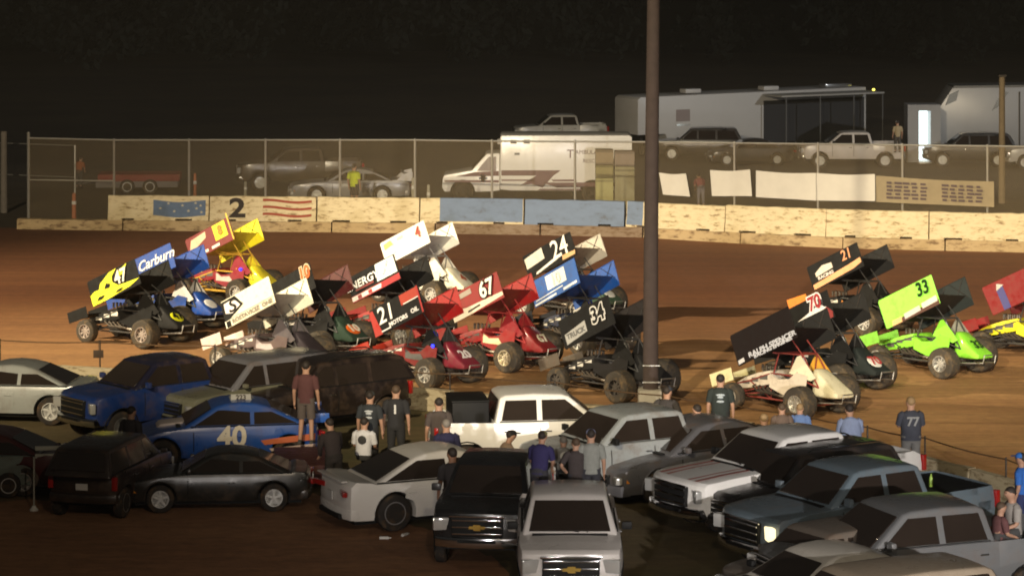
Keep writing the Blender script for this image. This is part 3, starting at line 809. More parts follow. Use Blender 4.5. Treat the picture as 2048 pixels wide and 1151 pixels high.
    sec = [(-.90, .50, 1.14, .20), (-1.02, .48, 1.13, .26), (-1.24, .48, .97, .31), (-1.48, .49, .80, .34), (-1.70, .51, .66, .34), (-1.74, .53, .62, .32)]
    rings = []
    for x, zl, zh, w in sec:
        ring = []
        for k in range(16):
            a = 2 * math.pi * k / 16; ca, sa = math.cos(a), math.sin(a)
            ring.append(b.bm.verts.new((x, w * math.copysign(abs(ca) ** .30, ca), (zl + zh) / 2 + (zh - zl) / 2 * math.copysign(abs(sa) ** .30, sa))))
        rings.append(ring)
    for p, q in zip(rings, rings[1:]):
        for k in range(16): b.bm.faces.new((p[k], p[(k + 1) % 16], q[(k + 1) % 16], q[k]))
    b.bm.faces.new(rings[0]); b.bm.faces.new(rings[-1][::-1])
    tk = b.build('tail_tank', PT, root, M4=LR)
    if tnum or tfill:
        MM = LR @ basis((-1.46, 0, .83), (0, -1, 0), (.46, 0, .32))
        if tfill:
            b = MB(); b.ball((0, 0, -.01), (.24, .20, .03), 12); b.build('number_roundel', panel(tfill, .2), tk, M4=MM)
        if tnum: text(tnum, .40, panel(tnumcol, .15), tk, MM @ Matrix.Translation((0, 0, .035)), 'number', bold=.012)
    # rear bumper
    T([(-1.15, .34, .36), (-1.85, .26, .42), (-1.88, .26, .62), (-1.88, -.26, .62), (-1.85, -.26, .42), (-1.15, -.34, .36)], .018, nm='rear_bumper', m=ALU)
    # engine
    b = MB(); b.box((.55, 0, .50), (.55, .40, .34)); b.box((.6, .14, .70), (.45, .16, .12), Matrix.Rotation(-.5, 3, 'X')); b.box((.6, -.14, .70), (.45, .16, .12), Matrix.Rotation(.5, 3, 'X'))
    en = b.build('engine', DARK, root, bevel=.02, M4=LR)
    for s in (-1, 1):
        b = MB()
        for k in range(4):
            x = .82 - k * .15
            b.tube([(x, s * .2, .60), (x - .05, s * .44, .56), (x - .25, s * .50, .46), (-.15, s * .50, .42)], .022, 6)
        b.tube([(-.12, s * .50, .42), (-.6, s * .52, .40)], .045, 8)
        b.build('exhaust_headers', PIPE, en, M4=LR)
    b = MB()
    for k in range(4):
        for s in (-1, 1): b.lathe([(.0, .03), (.14, .035), (.15, .045)], (.78 - k * .13, s * .07, .92), 8, 'z')
    b.build('injector_stacks', PIPE, en, M4=LR)
    # seat and driver
    b = MB(); b.box((-.52, 0, .72), (.12, .46, .66)); b.box((-.28, 0, .46), (.5, .44, .12)); b.build('seat', BLACK, root, bevel=.05, M4=LR)
    # top wing
    W = hw_matrix(xb, zb, pitch, roll)
    u0, u1, v0, v1 = -bl / 2, bl / 2, -bh / 2, bh / 2
    out = [(u0, v0 + .02), (u0 + .03, v0), (u1, v0), (u1, v1), (u0 + .03, v1), (u0, v1 - .04)]
    for s in (1, -1):
        b = MB(); nn = .76 * s
        q = [(u, v, nn) for u, v in out]
        b.plate(q if s > 0 else q[::-1], .010)
        for (a, c), (d, e) in zip(out, out[1:] + out[:1]):
            b.tube([(a, c, nn), (d, e, nn)], .011, 5)
        o = b.build('left_wing_panel' if s > 0 else 'right_wing_panel', PB if s > 0 else PR, root, M4=W)
        o.name = 'wing_panel'
        b = MB()
        for k in range(3):
            ua = lerp(u0, u1, (k + .15) / 3); ub = lerp(u0, u1, (k + .85) / 3)
            b.tube([(ua, v0 + .25, nn - s * .012), (ub, v1 - .03, nn - s * .012)], .010, 4); b.tube([(ub, v0 + .25, nn - s * .012), (ua, v1 - .03, nn - s * .012)], .010, 4)
        b.build('brace', DARK, o, M4=W)
        if s > 0:
            bn = o
    b = MB(); n = 10; top = []; bot = []
    fu0, fu1 = u0 + .10, u1 - .14; fv = v0 + .20
    for k in range(n + 1):
        t = k / n; u = lerp(fu0, fu1, t); cam = .10 * math.sin(math.pi * (1 - t) ** 1.4) * -1 + .10 * t ** 3
        th = .045 * math.sin(math.pi * min(1, t * .9 + .1))
        top.append((u, fv + cam + th)); bot.append((u, fv + cam - th * .6))
    ring = top + bot[::-1]
    va = [b.bm.verts.new((u, v, -.75)) for u, v in ring]; vb = [b.bm.verts.new((u, v, .75)) for u, v in ring]
    b.bm.faces.new(va); b.bm.faces.new(vb[::-1])
    for k in range(len(ring)): j = (k + 1) % len(ring); b.bm.faces.new((va[k], vb[k], vb[j], va[j]))
    b.build('wing_foil', panel(foil or board), root, M4=W)
    b = MB()
    for s in (-1, 1):
        for (x0, z0_, uu) in ((.10, 1.40, -.35), (-.62, 1.44, .45)):
            p = W @ Vector((uu, fv - .05, s * .30)); q = LR @ Vector((x0, s * .28, z0_))
            b.tube([q, p], .016)
        b.tube([LR @ Vector((-.62, s * .28, 1.44)), W @ Vector((-.35, fv - .05, s * .30))], .013)
    b.build('wing_posts', PF, root)
    # decoration on the left panel: (kind, args) in panel fractions, u 0 = front, v 0 = foot
    D = .76 + .014
    def pt(u, v, d=0): return (lerp(u0, u1, u), lerp(v0, v1, v), D + d)
    for i, dd in enumerate(deco):
        if dd[0] == 'poly':
            b = MB(); b.face([pt(u, v, .0035 * (i + 1)) for u, v in dd[2]]); b.build('graphic', panel(dd[1], .25), bn, M4=W)
        else:
            _, s_, c_, u, v, size, sx, sh = dd
            text(s_, size, panel(c_, .2), bn, W @ Matrix.Translation(pt(u, v, .003 + .0035 * (i + 1))), 'lettering', bold=.006, sx=sx, shear=sh)
    if num:
        if numout: text(num, numsize, panel(numout, .1), bn, W @ Matrix.Translation(pt(numpos[0], .5 + numpos[1], .022)), 'number_outline', bold=.05, sx=.85, shear=.1)
        text(num, numsize, panel(numcol, .1), bn, W @ Matrix.Translation(pt(numpos[0], .5 + numpos[1], .030)), 'number', bold=.014, sx=.85, shear=.1)
    # nose wing
    NW = hw_matrix(1.72, .66, 20, roll * .5)
    b = MB(); b.box((0, -.04, 0), (.50, .03, .90)); nf = b.build('nose_wing', PN, root, bevel=.012, M4=NW)
    for s in (-1, 1):
        b = MB(); q = [(-.36, -.14), (.36, -.14), (.36, .17), (-.36, .17)]
        q = [(u, v, s * .455) for u, v in q]; b.plate(q if s > 0 else q[::-1], .012); b.build('end_plate', PN, nf, M4=NW)
    if light:
        b = MB(); b.ball((-.72, .40, 1.02), (.05, .03, .045), 8)
        b.build('indicator_light', mat('blue_led', (.01, .02, 1), .4, emit=7.), root, M4=LR)
    # driver (a person of its own)
    d = empty('driver', loc, ang, dl, 'person')
    b = MB(); b.loft([(-.38, 0, .52), (-.42, 0, .80), (-.42, 0, 1.02), (-.40, 0, 1.10)], [(.17, .12), (.18, .13), (.20, .11), (.07, .07)], 12, side=(0, 1, 0))
    for s in (-1, 1):
        b.tube([(-.42, s * .19, 1.0), (-.25, s * .28, .82), (.02, s * .14, .88)], [.06, .05, .04], 8)
        b.tube([(-.36, s * .10, .54), (.05, s * .13, .66), (.30, s * .10, .45)], [.085, .07, .05], 8)
    b.build('race_suit', cloth(suit), d, M4=LR)
    b = MB(); b.ball((-.38, 0, 1.23), (.145, .125, .145), 14); h = b.build('helmet', mat('helmet_shell', helmet, .25, 0, .8), d, M4=LR)
    b = MB(); b.ball((-.335, 0, 1.24), (.115, .112, .06), 12); b.build('visor', GLASS, h, M4=LR)
    return root
# ------------------------------------------------------------------ people
SKIN = mat('skin', (.42, .24, .16), .6)
SKIND = mat('tanned_skin', (.30, .16, .10), .6)
HAIRM = {'dark': mat('dark_hair', (.025, .018, .014), .7), 'grey': mat('grey_hair', (.22, .2, .18), .7), 'brown': mat('brown_hair', (.08, .05, .03), .7), 'fair': mat('fair_hair', (.30, .20, .10), .7)}
def person(label, loc, face, shirt, pants, pose='stand', h=1.78, cap=None, hair='dark', shorts=False, shoe=(.06, .06, .06), skin=SKIN, chest=None, sleeve='short', fat=1., group='spectators standing among the parked vehicles'):
    """loc = ground under the pelvis, face = heading in degrees"""
    root = empty('person', loc, R(face), label, 'person', group)
    k = h / 1.78
    root.scale = (k,) * 3
    V = Vector
    lean = {'stand': 0, 'crossed': 0, 'lean': .28, 'bend': .75, 'sit': .08, 'hips': 0, 'reach': .12}[pose]
    ph = .95
    if pose == 'sit': ph = .50
    pel = V((0, 0, ph))
    def up(d, x=0): return V((math.sin(lean) * d + x, 0, ph + math.cos(lean) * d))
    spine, ch, neck, hb, hm, ht = up(.22), up(.42), up(.56), up(.63, .01), up(.72, .03), up(.80, .03)
    sh = {s: up(.48) + V((0, s * .19, 0)) for s in (-1, 1)}
    fwd = V((1, 0, 0))
    J = {}
    for s in (-1, 1):
        S = sh[s]
        if pose == 'crossed': el, wr, fd = S + V((.06, s * .07, -.28)), S + V((.24, -s * .10, -.20)), V((.15, -s * .9, .1))
        elif pose == 'hips': el, wr, fd = S + V((-.10, s * .18, -.24)), S + V((.06, s * .0, -.44)), V((.6, -s * .6, -.2))
        elif pose == 'sit': el, wr, fd = S + V((.04, s * .06, -.28)), S + V((.27, -s * .02, -.36)), V((.8, -s * .1, -.4))
        elif pose == 'reach': el, wr, fd = S + V((.16, s * .05, -.22)), S + V((.38, -s * .02, -.10)), V((1, 0, .1))
        elif pose in ('bend', 'lean'): el, wr, fd = S + V((.06, s * .05, -.28)), S + V((.24, -s * .04, -.46)), V((.6, 0, -.8))
        else: el, wr, fd = S + V((-.03, s * .07, -.29)), S + V((.05, s * .08, -.54)), V((.15, 0, -1))
        if pose == 'sit': hip, kn, an = pel + V((0, s * .10, -.02)), pel + V((.42, s * .13, .02)), pel + V((.44, s * .12, -.42))
        else: hip, kn, an = pel + V((0, s * .09, -.03)), V((.03 + (.02 if s > 0 else 0), s * .11, .50)), V((-.02, s * .13, .08))
        J[s] = (S, el, wr, fd.normalized(), hip, kn, an)
    verts, edges, rad = [], [], []
    def add(p, r, par=None):
        verts.append(p); rad.append(r)
        if par is not None: edges.append((par, len(verts) - 1))
        return len(verts) - 1
    i0 = add(pel, .11); i1 = add(spine, .11, i0); i2 = add(ch, .11, i1); i3 = add(neck, .065, i2); i4 = add(hb, .075, i3); i5 = add(hm, .105, i4); i6 = add(ht, .075, i5)
    add(hm + V((.115, 0, -.02)), .020, i5)                                        # nose
    for s in (-1, 1):
        S, el, wr, fd, hip, kn, an = J[s]
        add(hm + V((0, s * .10, -.015)), .022, i5)                                # ear
        a = add(S + V((0, -s * .02, -.02)), .052, i2); a = add(el, .048, a); a = add(wr, .032, a); pm = add(wr + fd * .06, .036, a)
        side = V((0, 0, 1)).cross(fd)
        if side.length < .2: side = V((1, 0, 0))
        side.normalize(); nrm = fd.cross(side)
        for q, ln in ((-1.5, .058), (-.5, .07), (.5, .066), (1.5, .05)):
            f = add(wr + fd * .105 + side * q * .019, .0095, pm); f = add(wr + fd * (.105 + ln * .5) + side * q * .021 + nrm * .006, .009, f); add(wr + fd * (.10 + ln) + side * q * .021 + nrm * .02, .0075, f)
        t = add(wr + fd * .05 + side * -.035, .011, pm); add(wr + fd * .085 + side * -.055, .009, t)
        a = add(hip, .095, i0); a = add(kn, .062, a); a = add(an, .045, a); a = add(an + V((.05, 0, -.045)), .042, a); add(an + V((.17, s * .02, -.055)), .032, a)
    me = bpy.data.meshes.new('body'); me.from_pydata(verts, edges, []); me.materials.append(skin)
    o = bpy.data.objects.new('body', me); col.objects.link(o); o.parent = root
    md = o.modifiers.new('Skin', 'SKIN'); md.use_smooth_shade = True
    sd = me.skin_vertices[0].data
    for i, r in enumerate(rad): sd[i].radius = (r, r)
    sd[0].use_root = True
    m2 = o.modifiers.new('Sub', 'SUBSURF'); m2.levels = 1; m2.render_levels = 1
    # shirt: torso with sleeves
    b = MB(); f = fat
    b.loft([pel + V((0, 0, -.06)) if pose != 'sit' else pel, up(.10), up(.28), up(.44), up(.50), up(.53), up(.56)], [(.185 * f, .135 * f), (.18 * f, .135 * f), (.19 * f, .14 * f), (.215, .14), (.20, .12), (.13, .10), (.07, .07)], 14, side=(0, 1, 0))
    for s in (-1, 1):
        S, el, wr = J[s][:3]
        if sleeve == 'long': b.loft([S + V((0, -s * .03, .01)), S + (el - S) * .5, el, wr], [.085, .07, .058, .042], 10)
        else: b.loft([S + V((0, -s * .05, .015)), S + (el - S) * .12, S + (el - S) * .45, S + (el - S) * .85], [.07, .085, .078, .07], 10)
    sh_o = b.build('shirt', cloth(shirt), root)
    if chest:       # printed mark on the back
        cm, kind = mat('shirt_print', chest[0], .8), chest[1]
        n = V((-math.cos(lean), 0, math.sin(lean)))
        def back(d, e): return up(d) + n * (.142 * f + e)
        M = basis(back(.34, .01), (0, -1, 0), (math.sin(lean), 0, math.cos(lean)))
        if kind == 'blobs':
            b = MB()
            for dz, w in ((.07, .10), (.02, .07), (-.07, .085)): b.ball((0, dz, -.012), (w, .028, .02), 10)
            b.build('printed_logo', cm, sh_o, M4=M)
        elif kind == 'round':
            b = MB(); b.ball((0, 0, -.012), (.10, .10, .022), 16); q = b.build('printed_logo', cm, sh_o, M4=M)
        else: text(kind, .26, cm, sh_o, M @ Matrix.Translation((0, 0, .006)), 'printed_number', bold=.008, depth=.012)
    b = MB()
    top = up(.06) if pose != 'sit' else up(.08)
    for s in (-1, 1):
        S, el, wr, fd, hip, kn, an = J[s]
        end = (kn + (an - kn) * (-.12 if shorts else .86))
        b.loft([hip + V((0, -s * .005, .07)), hip + (kn - hip) * .5, kn if not shorts else end] + ([] if shorts else [end]), [(.115 * f, .115 * f), .098, .078 if not shorts else .10] + ([] if shorts else [.066]), 12)
    b.loft([pel + V((0, 0, -.10)), pel, top], [(.16 * f, .12 * f), (.178 * f, .135 * f), (.165 * f, .13 * f)], 14, side=(0, 1, 0))
    b.build('shorts' if shorts else 'trousers', cloth(pants), root)
    for s in (-1, 1):
        an = J[s][6]; b = MB()
        b.loft([an + V((-.07, 0, -.04)), an + V((.0, 0, -.03)), an + V((.10, s * .01, -.045)), an + V((.21, s * .02, -.055))], [(.038, .035), (.05, .048), (.048, .034), (.03, .02)], 10, side=(0, 1, 0))
        b.build('shoe', mat('shoe_leather', shoe, .7), root)
    # hair or cap
    b = MB()
    if cap:
        b.ball(hm + V((0, 0, .035)), (.115, .100, .085), 12)
        b.loft([hm + V((.07, 0, .05)), hm + V((.19, 0, .035))], [(.085, .012), (.06, .008)], 10, side=(0, 1, 0))
        b.build('cap', cloth(cap), root)
        b = MB()
    b.ball(hm + V((-.02, 0, .02)), (.108, .096, .10), 12)
    b.build('hair', HAIRM[hair], root)
    for s in (-1, 1):
        b = MB(); b.ball(hm + V((.088, s * .034, .012)), .014, 8); b.build('eye', BLACK, root)
    return root
# ------------------------------------------------------------------ the pack of race cars, left to right
YEL, RED, BLU, WHT, BLK, GRN, ORG = (.80, .82, .02), (.50, .02, .02), (.015, .10, .52), (.80, .78, .68), (.018, .018, .018), (.30, .80, .06), (.90, .16, .01)
FL = [  # flames, front at u = 0
 ('poly', YEL, [(0, 0), (0, .44), (.45, .36), (1, .24), (.80, .10), (.30, .0)]),
 ('poly', YEL, [(.0, .42), (.10, .52), (.22, .50), (.30, .40)]),
 ('poly', YEL, [(.16, .36), (.24, .70), (.46, .96), (.62, 1), (.50, .78), (.48, .56), (.58, .34)]),
 ('poly', YEL, [(.58, .62), (.66, .86), (.84, 1), (.74, .70)]),
 ('poly', BLK, [(.10, .12), (.16, .24), (.28, .22), (.22, .12)]), ('poly', BLK, [(.30, .44), (.36, .62), (.44, .52), (.40, .40)]),
 ('poly', BLK, [(.48, .10), (.56, .18), (.68, .18), (.60, .10)])]
sprint('black winged race car with yellow flames and number 47 on its wing', 291, 697, 32, board=BLK, rboard=BLK, body=BLK, tail=(.03, .03, .03), nosew=BLK, num='47', numcol=(.75, .72, .65), numsize=.52, numpos=(.66, .10), deco=FL + [], tfill=YEL, tnum='47', tnumcol=BLK, pitch=25, zb=1.66, fin=BLK, rim=(.5, .45, .42), dl='helmeted driver inside the black car with the yellow flame wing')
sprint('royal blue winged race car with white script on its wing, behind the black number 47', 360, 668, 34, board=BLU, rboard=BLU, body=BLU, fin=(.7, .68, .66), tail=BLU, nosew=BLU, tfill=(.8, .8, .8), deco=[('poly', BLU, [(0, 0), (.02, 0), (.02, .02)]), ('text', 'Carburn', (.8, .8, .8), .64, .60, .40, 1.05, .35)], pitch=24, zb=1.80, dl='helmeted driver inside the royal blue car')
sprint('maroon winged race car with yellow tail, yellow frame and a blue light', 478, 610, 32, board=(.30, .03, .03), rboard=(.85, .75, .02), foil=(.6, .5, .03), body=(.42, .02, .04), tail=(.80, .68, .03), fin=(.42, .02, .04), rfin=(.8, .7, .03), frame=(.75, .45, .05), nosew=(.8, .7, .03),
       deco=[('poly', (.85, .78, .03), [(.62, .30), (.62, .98), (.90, .98), (.90, .30)]), ('poly', (.68, .5, .34), [(.04, .45), (.12, .85), (.46, .92), (.44, .66), (.16, .42)]), ('poly', (.72, .7, .62), [(.18, .05), (.18, .17), (.42, .17), (.42, .05)]), ('poly', (.72, .7, .62), [(.50, .05), (.50, .17), (.68, .17), (.68, .05)]), ('poly', (.75, .5, .05), [(.975, -.02), (.975, 1.2), (1.0, 1.2), (1.0, -.02)])],
       num='8', numcol=(.35, .2, .02), numsize=.42, numpos=(.76, .14), bodydeco=(.6, .5, .45), light=True, helmet=(.02, .04, .5), dl='driver with blue helmet in the maroon and yellow car', pitch=27, zb=1.86)
sprint('race car whose cream wing has a black front corner, half hidden by dark parked vehicles', 560, 757, 37, board=(.80, .78, .62), rboard=(.78, .76, .62), foil=(.35, .35, .33), body=(.10, .07, .07), tail=(.05, .04, .05), fin=(.08, .07, .08), nosew=(.7, .55, .5),
       deco=[('poly', BLK, [(0, .0), (0, .98), (.30, .98), (.42, .55), (.10, .26), (.10, .0)]), ('poly', (.75, .7, .68), [(.05, .52), (.06, .88), (.27, .90), (.36, .58), (.18, .42)]), ('poly', (.12, .12, .12), [(.11, .25), (1, .25), (1, .27), (.11, .27)]),
             ('text', 'S', BLK, .20, .66, .46, 1.4, .2), ('text', 'ROSTAVICIZ  ONE', (.2, .17, .14), .55, .12, .15, 1.2, 0), ('poly', WHT, [(0, -.02), (0, .24), (1, .24), (1, .23), (.02, .22), (.02, -.02)])], bodydeco=(.45, .40, .42), dl='helmeted driver inside the black and cream car')
sprint('black winged race car with orange number 10 on wing and tail, behind the cream wing', 640, 722, 40, board=BLK, rboard=(.12, .02, .02), body=BLK, tail=(.03, .06, .04), tfill=ORG, tnum='10', tnumcol=(.6, .6, .5), num='10', numcol=ORG, numout=(.55, .45, .3), numsize=.5, numpos=(.86, .20), deco=[('poly', BLK, [(0, 0), (.02, 0), (.02, .02)])], helmet=(.5, .5, .4), dl='driver with pale helmet in the orange number 10 car')
sprint('black and red winged race car, its wing reading ENERGY, with a blue light', 811, 700, 36, board=BLK, rboard=BLK, body=(.50, .03, .03), tail=(.04, .04, .05), fin=BLK, nosew=RED,
       deco=[('poly', (.75, .80, .80), [(.56, .32), (.60, .98), (.98, .98), (.98, .32)]), ('poly', (.55, .02, .03), [(0, 0), (0, .24), (1, .24), (1, 0)]), ('poly', (.78, .7, .68), [(.0, .04), (.0, .22), (.62, .20), (.60, .04)]), ('poly', RED, [(.12, .05), (.12, .19), (.2, .19), (.2, .05)]), ('poly', RED, [(.34, .05), (.34, .19), (.42, .19), (.42, .05)]),
             ('text', 'ENERGY', (.8, .8, .8), .29, .60, .30, 1.1, .1), ('poly', (.3, .03, .03), [(.12, .36), (.12, .44), (.5, .44), (.5, .36)]), ('text', 'X', (.4, .5, .6), .78, .66, .45, 1, 0)], light=True, helmet=(.03, .05, .5), bodydeco=(.7, .65, .65), dl='driver with blue helmet in the car whose wing reads ENERGY')
sprint('white winged race car with red number 4, highest on the track in the middle group', 869, 614, 35, board=(.85, .82, .74), rboard=(.80, .78, .70), foil=(.5, .5, .48), body=(.80, .76, .66), tail=(.80, .76, .62), fin=(.8, .76, .66), nosew=(.8, .76, .66), frame=(.25, .25, .25), num='4', numcol=(.50, .06, .02), numsize=.46, numpos=(.82, .14), tnum='4', tnumcol=(.55, .10, .03),
       deco=[('poly', (.75, .62, .15), [(.06, .62), (.06, .86), (.22, .92), (.26, .70)]), ('poly', (.45, .45, .45), [(.36, .74), (.36, .86), (.50, .88), (.50, .76)])], dl='helmeted driver inside the white number 4 car')
sprint('black and red winged race car with white number 21 and a blue light', 859, 779, 40, board=BLK, rboard=(.60, .02, .02), foil=(.3, .02, .02), body=(.30, .02, .02), tail=(.32, .02, .05), fin=BLK, rfin=(.05, .05, .05), nosew=(.55, .04, .02),
       deco=[('poly', (.60, .03, .02), [(0, 0), (0, .95), (.07, .95), (.15, .06), (.15, 0)]), ('poly', (.62, .05, .02), [(.62, .60), (.62, .98), (.98, .98), (.98, .60)]), ('poly', (.75, .7, .65), [(.66, .60), (.66, .64), (.98, .64), (.98, .60)]), ('text', '21', (.85, .85, .8), .30, .60, .60, 1.0, .1), ('text', 'MOTORS', (.7, .7, .7), .50, .17, .15, 1.1, 0), ('text', 'OIL', (.7, .7, .7), .84, .22, .16, 1.1, 0), ('poly', (.7, .7, .7), [(.15, .05), (.15, .10), (.34, .10), (.34, .05)]), ('poly', (.6, .02, .02), [(.97, 0), (.97, 1), (1.0, 1), (1.0, 0)])],
       tnum='20', tnumcol=(.85, .8, .78), light=True, helmet=(.02, .03, .4), bodydeco=(.10, .10, .10), dl='driver with dark blue helmet in the black and red number 21 car')
sprint('red winged race car with white number 67 and a cream side panel', 1018, 745, 38, board=(.42, .02, .02), rboard=(.55, .02, .02), foil=(.3, .02, .02), body=(.50, .03, .03), tail=(.36, .015, .02), fin=(.42, .02, .03), nosew=RED, frame=(.40, .04, .04),
       deco=[('poly', (.75, .66, .5), [(0, 0), (0, .98), (.06, .98), (.10, .40), (.30, .30), (1, .24), (1, .10), (.60, .04), (.30, .0)]), ('poly', (.35, .3, .25), [(.10, .70), (.10, .88), (.46, .92), (.46, .72)]), ('poly', BLK, [(.3, .1), (.3, .16), (.55, .2), (.55, .14)])],
       num='67', numcol=(.88, .85, .75), numout=BLK, numsize=.60, numpos=(.74, .10), tnum='67', tnumcol=(.85, .78, .6), bodydeco=(.80, .68, .42), rim=(.85, .78, .6), dl='helmeted driver inside the red number 67 car')
sprint('black winged race car with number 24 in cream, behind the blue winged one', 1160, 645, 38, board=BLK, rboard=(.50, .46, .38), foil=(.25, .2, .15), body=BLK, tail=(.05, .10, .06), tfill=(.75, .75, .68), fin=BLK,
       deco=[('poly', (.55, .52, .45), [(.02, .40), (.02, .85), (.40, .98), (.40, .50)]), ('poly', (.75, .72, .66), [(.16, .02), (.18, .12), (.74, .40), (.74, .26)]), ('poly', (.6, .35, .15), [(.72, .06), (.74, .26), (1, .22), (.98, .06)]), ('text', '24', (.80, .78, .70), .72, .58, .78, .85, .1)], dl='helmeted driver inside the black and white number 24 car', bl=1.9)
sprint('blue winged race car with a white number block, behind the black number 34', 1165, 712, 48, board=(.02, .16, .62), rboard=(.02, .14, .60), foil=(.02, .08, .3), body=(.03, .04, .08), tail=(.03, .05, .08), fin=BLK, nosew=(.05, .05, .06),
       deco=[('poly', (.78, .82, .80), [(.34, .36), (.34, .92), (.76, .92), (.76, .36)]), ('poly', (.7, .75, .8), [(.05, .18), (.05, .22), (.66, .27), (.66, .22)]), ('poly', (.7, .75, .8), [(.02, .02), (.02, .10), (.50, .12), (.50, .04)]), ('poly', (.7, .75, .8), [(.66, .04), (.66, .14), (.96, .16), (.96, .06)]), ('text', '10', (.60, .66, .66), .55, .62, .45, .9, 0)],
       light=True, helmet=(.02, .04, .5), dl='driver with blue helmet in the blue car with the white number block', bl=1.9)
sprint('all black winged race car with white outlined number 34, nearest the tall pole', 1240, 806, 44, board=BLK, rboard=(.03, .025, .025), body=(.03, .028, .028), tail=(.03, .03, .03), nosew=(.10, .08, .06), fin=BLK,
       deco=[('poly', (.40, .40, .38), [(.06, .10), (.06, .46), (.48, .60), (.48, .22)]), ('text', 'TRUCK', (.12, .12, .12), .27, .34, .18, 1.1, 0)], num='34', numcol=BLK, numout=(.75, .73, .68), numsize=.54, numpos=(.74, .06), rim=(.15, .14, .13), dl='helmeted driver inside the all black number 34 car', bh=.75)
sprint('black winged race car with pale orange strip and orange nose wing', 1735, 672, 42, board=BLK, rboard=(.03, .03, .03), body=BLK, tail=BLK, nosew=(.75, .22, .02), fin=BLK,
       deco=[('poly', (.80, .36, .16), [(.02, .02), (.02, .22), (.76, .34), (.98, .40), (.98, .20), (.80, .10)]), ('poly', (.65, .58, .48), [(.12, .46), (.12, .62), (.28, .80), (.46, .74), (.46, .52)]), ('text', '21', (.70, .28, .12), .76, .74, .42, .9, .1), ('text', 'RACING', (.65, .6, .55), .30, .36, .13, 1.2, 0)], bodydeco=(.80, .30, .04), bl=1.9, dl='helmeted driver inside the black car with the orange nose wing')
sprint('white bodied race car under a plain black wing lettered along its foot', 1600, 840, 44, board=(.022, .015, .015), rboard=(.03, .03, .03), body=(.72, .64, .52), tail=(.85, .80, .55), fin=(.85, .80, .58), rfin=(.80, .42, .05), nosew=(.80, .74, .42), frame=(.30, .05, .04),
       deco=[('text', 'RALPH SPENCER', (.6, .62, .68), .60, .16, .17, 1.25, 0), ('text', 'RACING ENGINES', (.6, .62, .68), .60, .05, .12, 1.3, 0), ('poly', (.7, .7, .72), [(.02, .03), (.02, .16), (.12, .18), (.12, .05)])], bodydeco=(.70, .62, .50), rim=(.8, .78, .7), bl=1.95, bh=.78, dl='helmeted driver inside the white bodied car')
sprint('black winged race car with red and white number 70 on wing and tail', 1680, 792, 44, board=BLK, rboard=(.025, .025, .025), body=(.03, .03, .03), tail=(.03, .04, .04), fin=BLK,
       deco=[('poly', (.82, .80, .78), [(.10, .02), (.04, .26), (.82, .66), (.88, .50), (.92, .46)]), ('poly', (.40, .03, .03), [(.34, .05), (.92, .46), (1, .22), (.98, .02)]), ('poly', (.6, .6, .6), [(.0, .55), (.0, .70), (.06, .72), (.06, .57)])],
       num='70', numcol=(.55, .02, .03), numout=(.85, .82, .8), numsize=.50, numpos=(.74, .26), tnum='70', tnumcol=(.75, .06, .08), tfill=(.7, .72, .68), dl='helmeted driver inside the black number 70 car')
sprint('lime green winged race car with black number 33, right of the number 70', 1888, 757, 44, board=(.32, .86, .08), rboard=(.04, .05, .05), foil=(.05, .04, .03), body=(.26, .75, .04), tail=(.30, .85, .05), fin=(.28, .78, .05), rfin=(.3, .3, .25), nosew=(.28, .75, .06), num='33', numcol=(.01, .05, .01), numsize=.50, numpos=(.80, .20),
       deco=[('poly', (.14, .05, .03), [(.16, -.03), (.16, .13), (1, .16), (1, -.03)]), ('poly', (.55, .55, .52), [(.36, .02), (.36, .20), (.66, .24), (.66, .06)]), ('poly', (.7, .68, .6), [(.70, .08), (.70, .26), (.98, .30), (.98, .10)]), ('poly', (.75, .45, .2), [(.12, -.02), (.14, .16), (.32, .16), (.30, -.02)])],
       tnum='33', tnumcol=(.03, .12, .02), bl=1.85, bh=.78, dl='helmeted driver inside the lime green number 33 car')
sprint('red winged race car with yellow hood, cut off by the right edge', 2112, 722, 30, board=(.34, .015, .015), rboard=(.3, .015, .015), body=(.80, .72, .02), nosew=(.50, .03, .03), fin=(.6, .05, .04), tail=(.4, .03, .03),
       deco=[('poly', (.10, .10, .35), [(.20, .0), (.20, .70), (.32, .80), (.32, .0)]), ('poly', (.55, .5, .45), [(.20, .70), (.24, .92), (.34, .80)])], dl='helmeted driver inside the red and yellow car at the right edge', bh=.8)

# ------------------------------------------------------------------ parked vehicles
SIL, WH, OLV = (.42, .43, .42), (.78, .77, .74), (.16, .17, .11)
def L_(a): return 180 + a
def V_(kind, name, label, cat, rgb, px, rowtop, a, scale=.93, **kw):
    """placed so that the roof shows at photo row rowtop"""
    S = (rowtop + 200) / (HC - (KIND[kind]['roof'] + .02) * scale)
    return vehicle(kind, name, label, cat, rgb, 0, 0, a, scale=scale, pos=((px - 1024) / S, F / S, 0), **kw)
V_('coupe', 'parked_car', 'silver car cut off by the left edge, its tail beside the dark blue pickup', 'car', (.33, .35, .34), 10, 722, L_(-6), dirt=.5, scale=1.)
V_('pickup', 'pickup_truck', 'dark blue pickup with a chrome barred grille, behind the blue number 40 race car', 'pickup', (.010, .035, .16), 322, 712, L_(40), cabin_rgb=(.012, .012, .03), dirt=.6, L=5.4, scale=.90)
V_('suv', 'sport_utility', 'olive silver sport utility with a pale windshield pillar, second from left in its row', 'sport utility', (.17, .17, .12), 500, 712, L_(40), dirt=.6, cabin_rgb=(.16, .16, .18), scale=.92)
V_('suv', 'sport_utility', 'dark brown sport utility behind the tall man in the maroon shirt', 'sport utility', (.014, .009, .008), 642, 714, L_(36), dirt=.4, roofrack=True, scale=.90, L=4.6)
wp = V_('pickup', 'pickup_truck', 'white crew cab pickup facing right with a black box in its bed', 'pickup', WH, 1070, 777, 8, dirt=.10, scale=.93, L=4.95, splits=[])
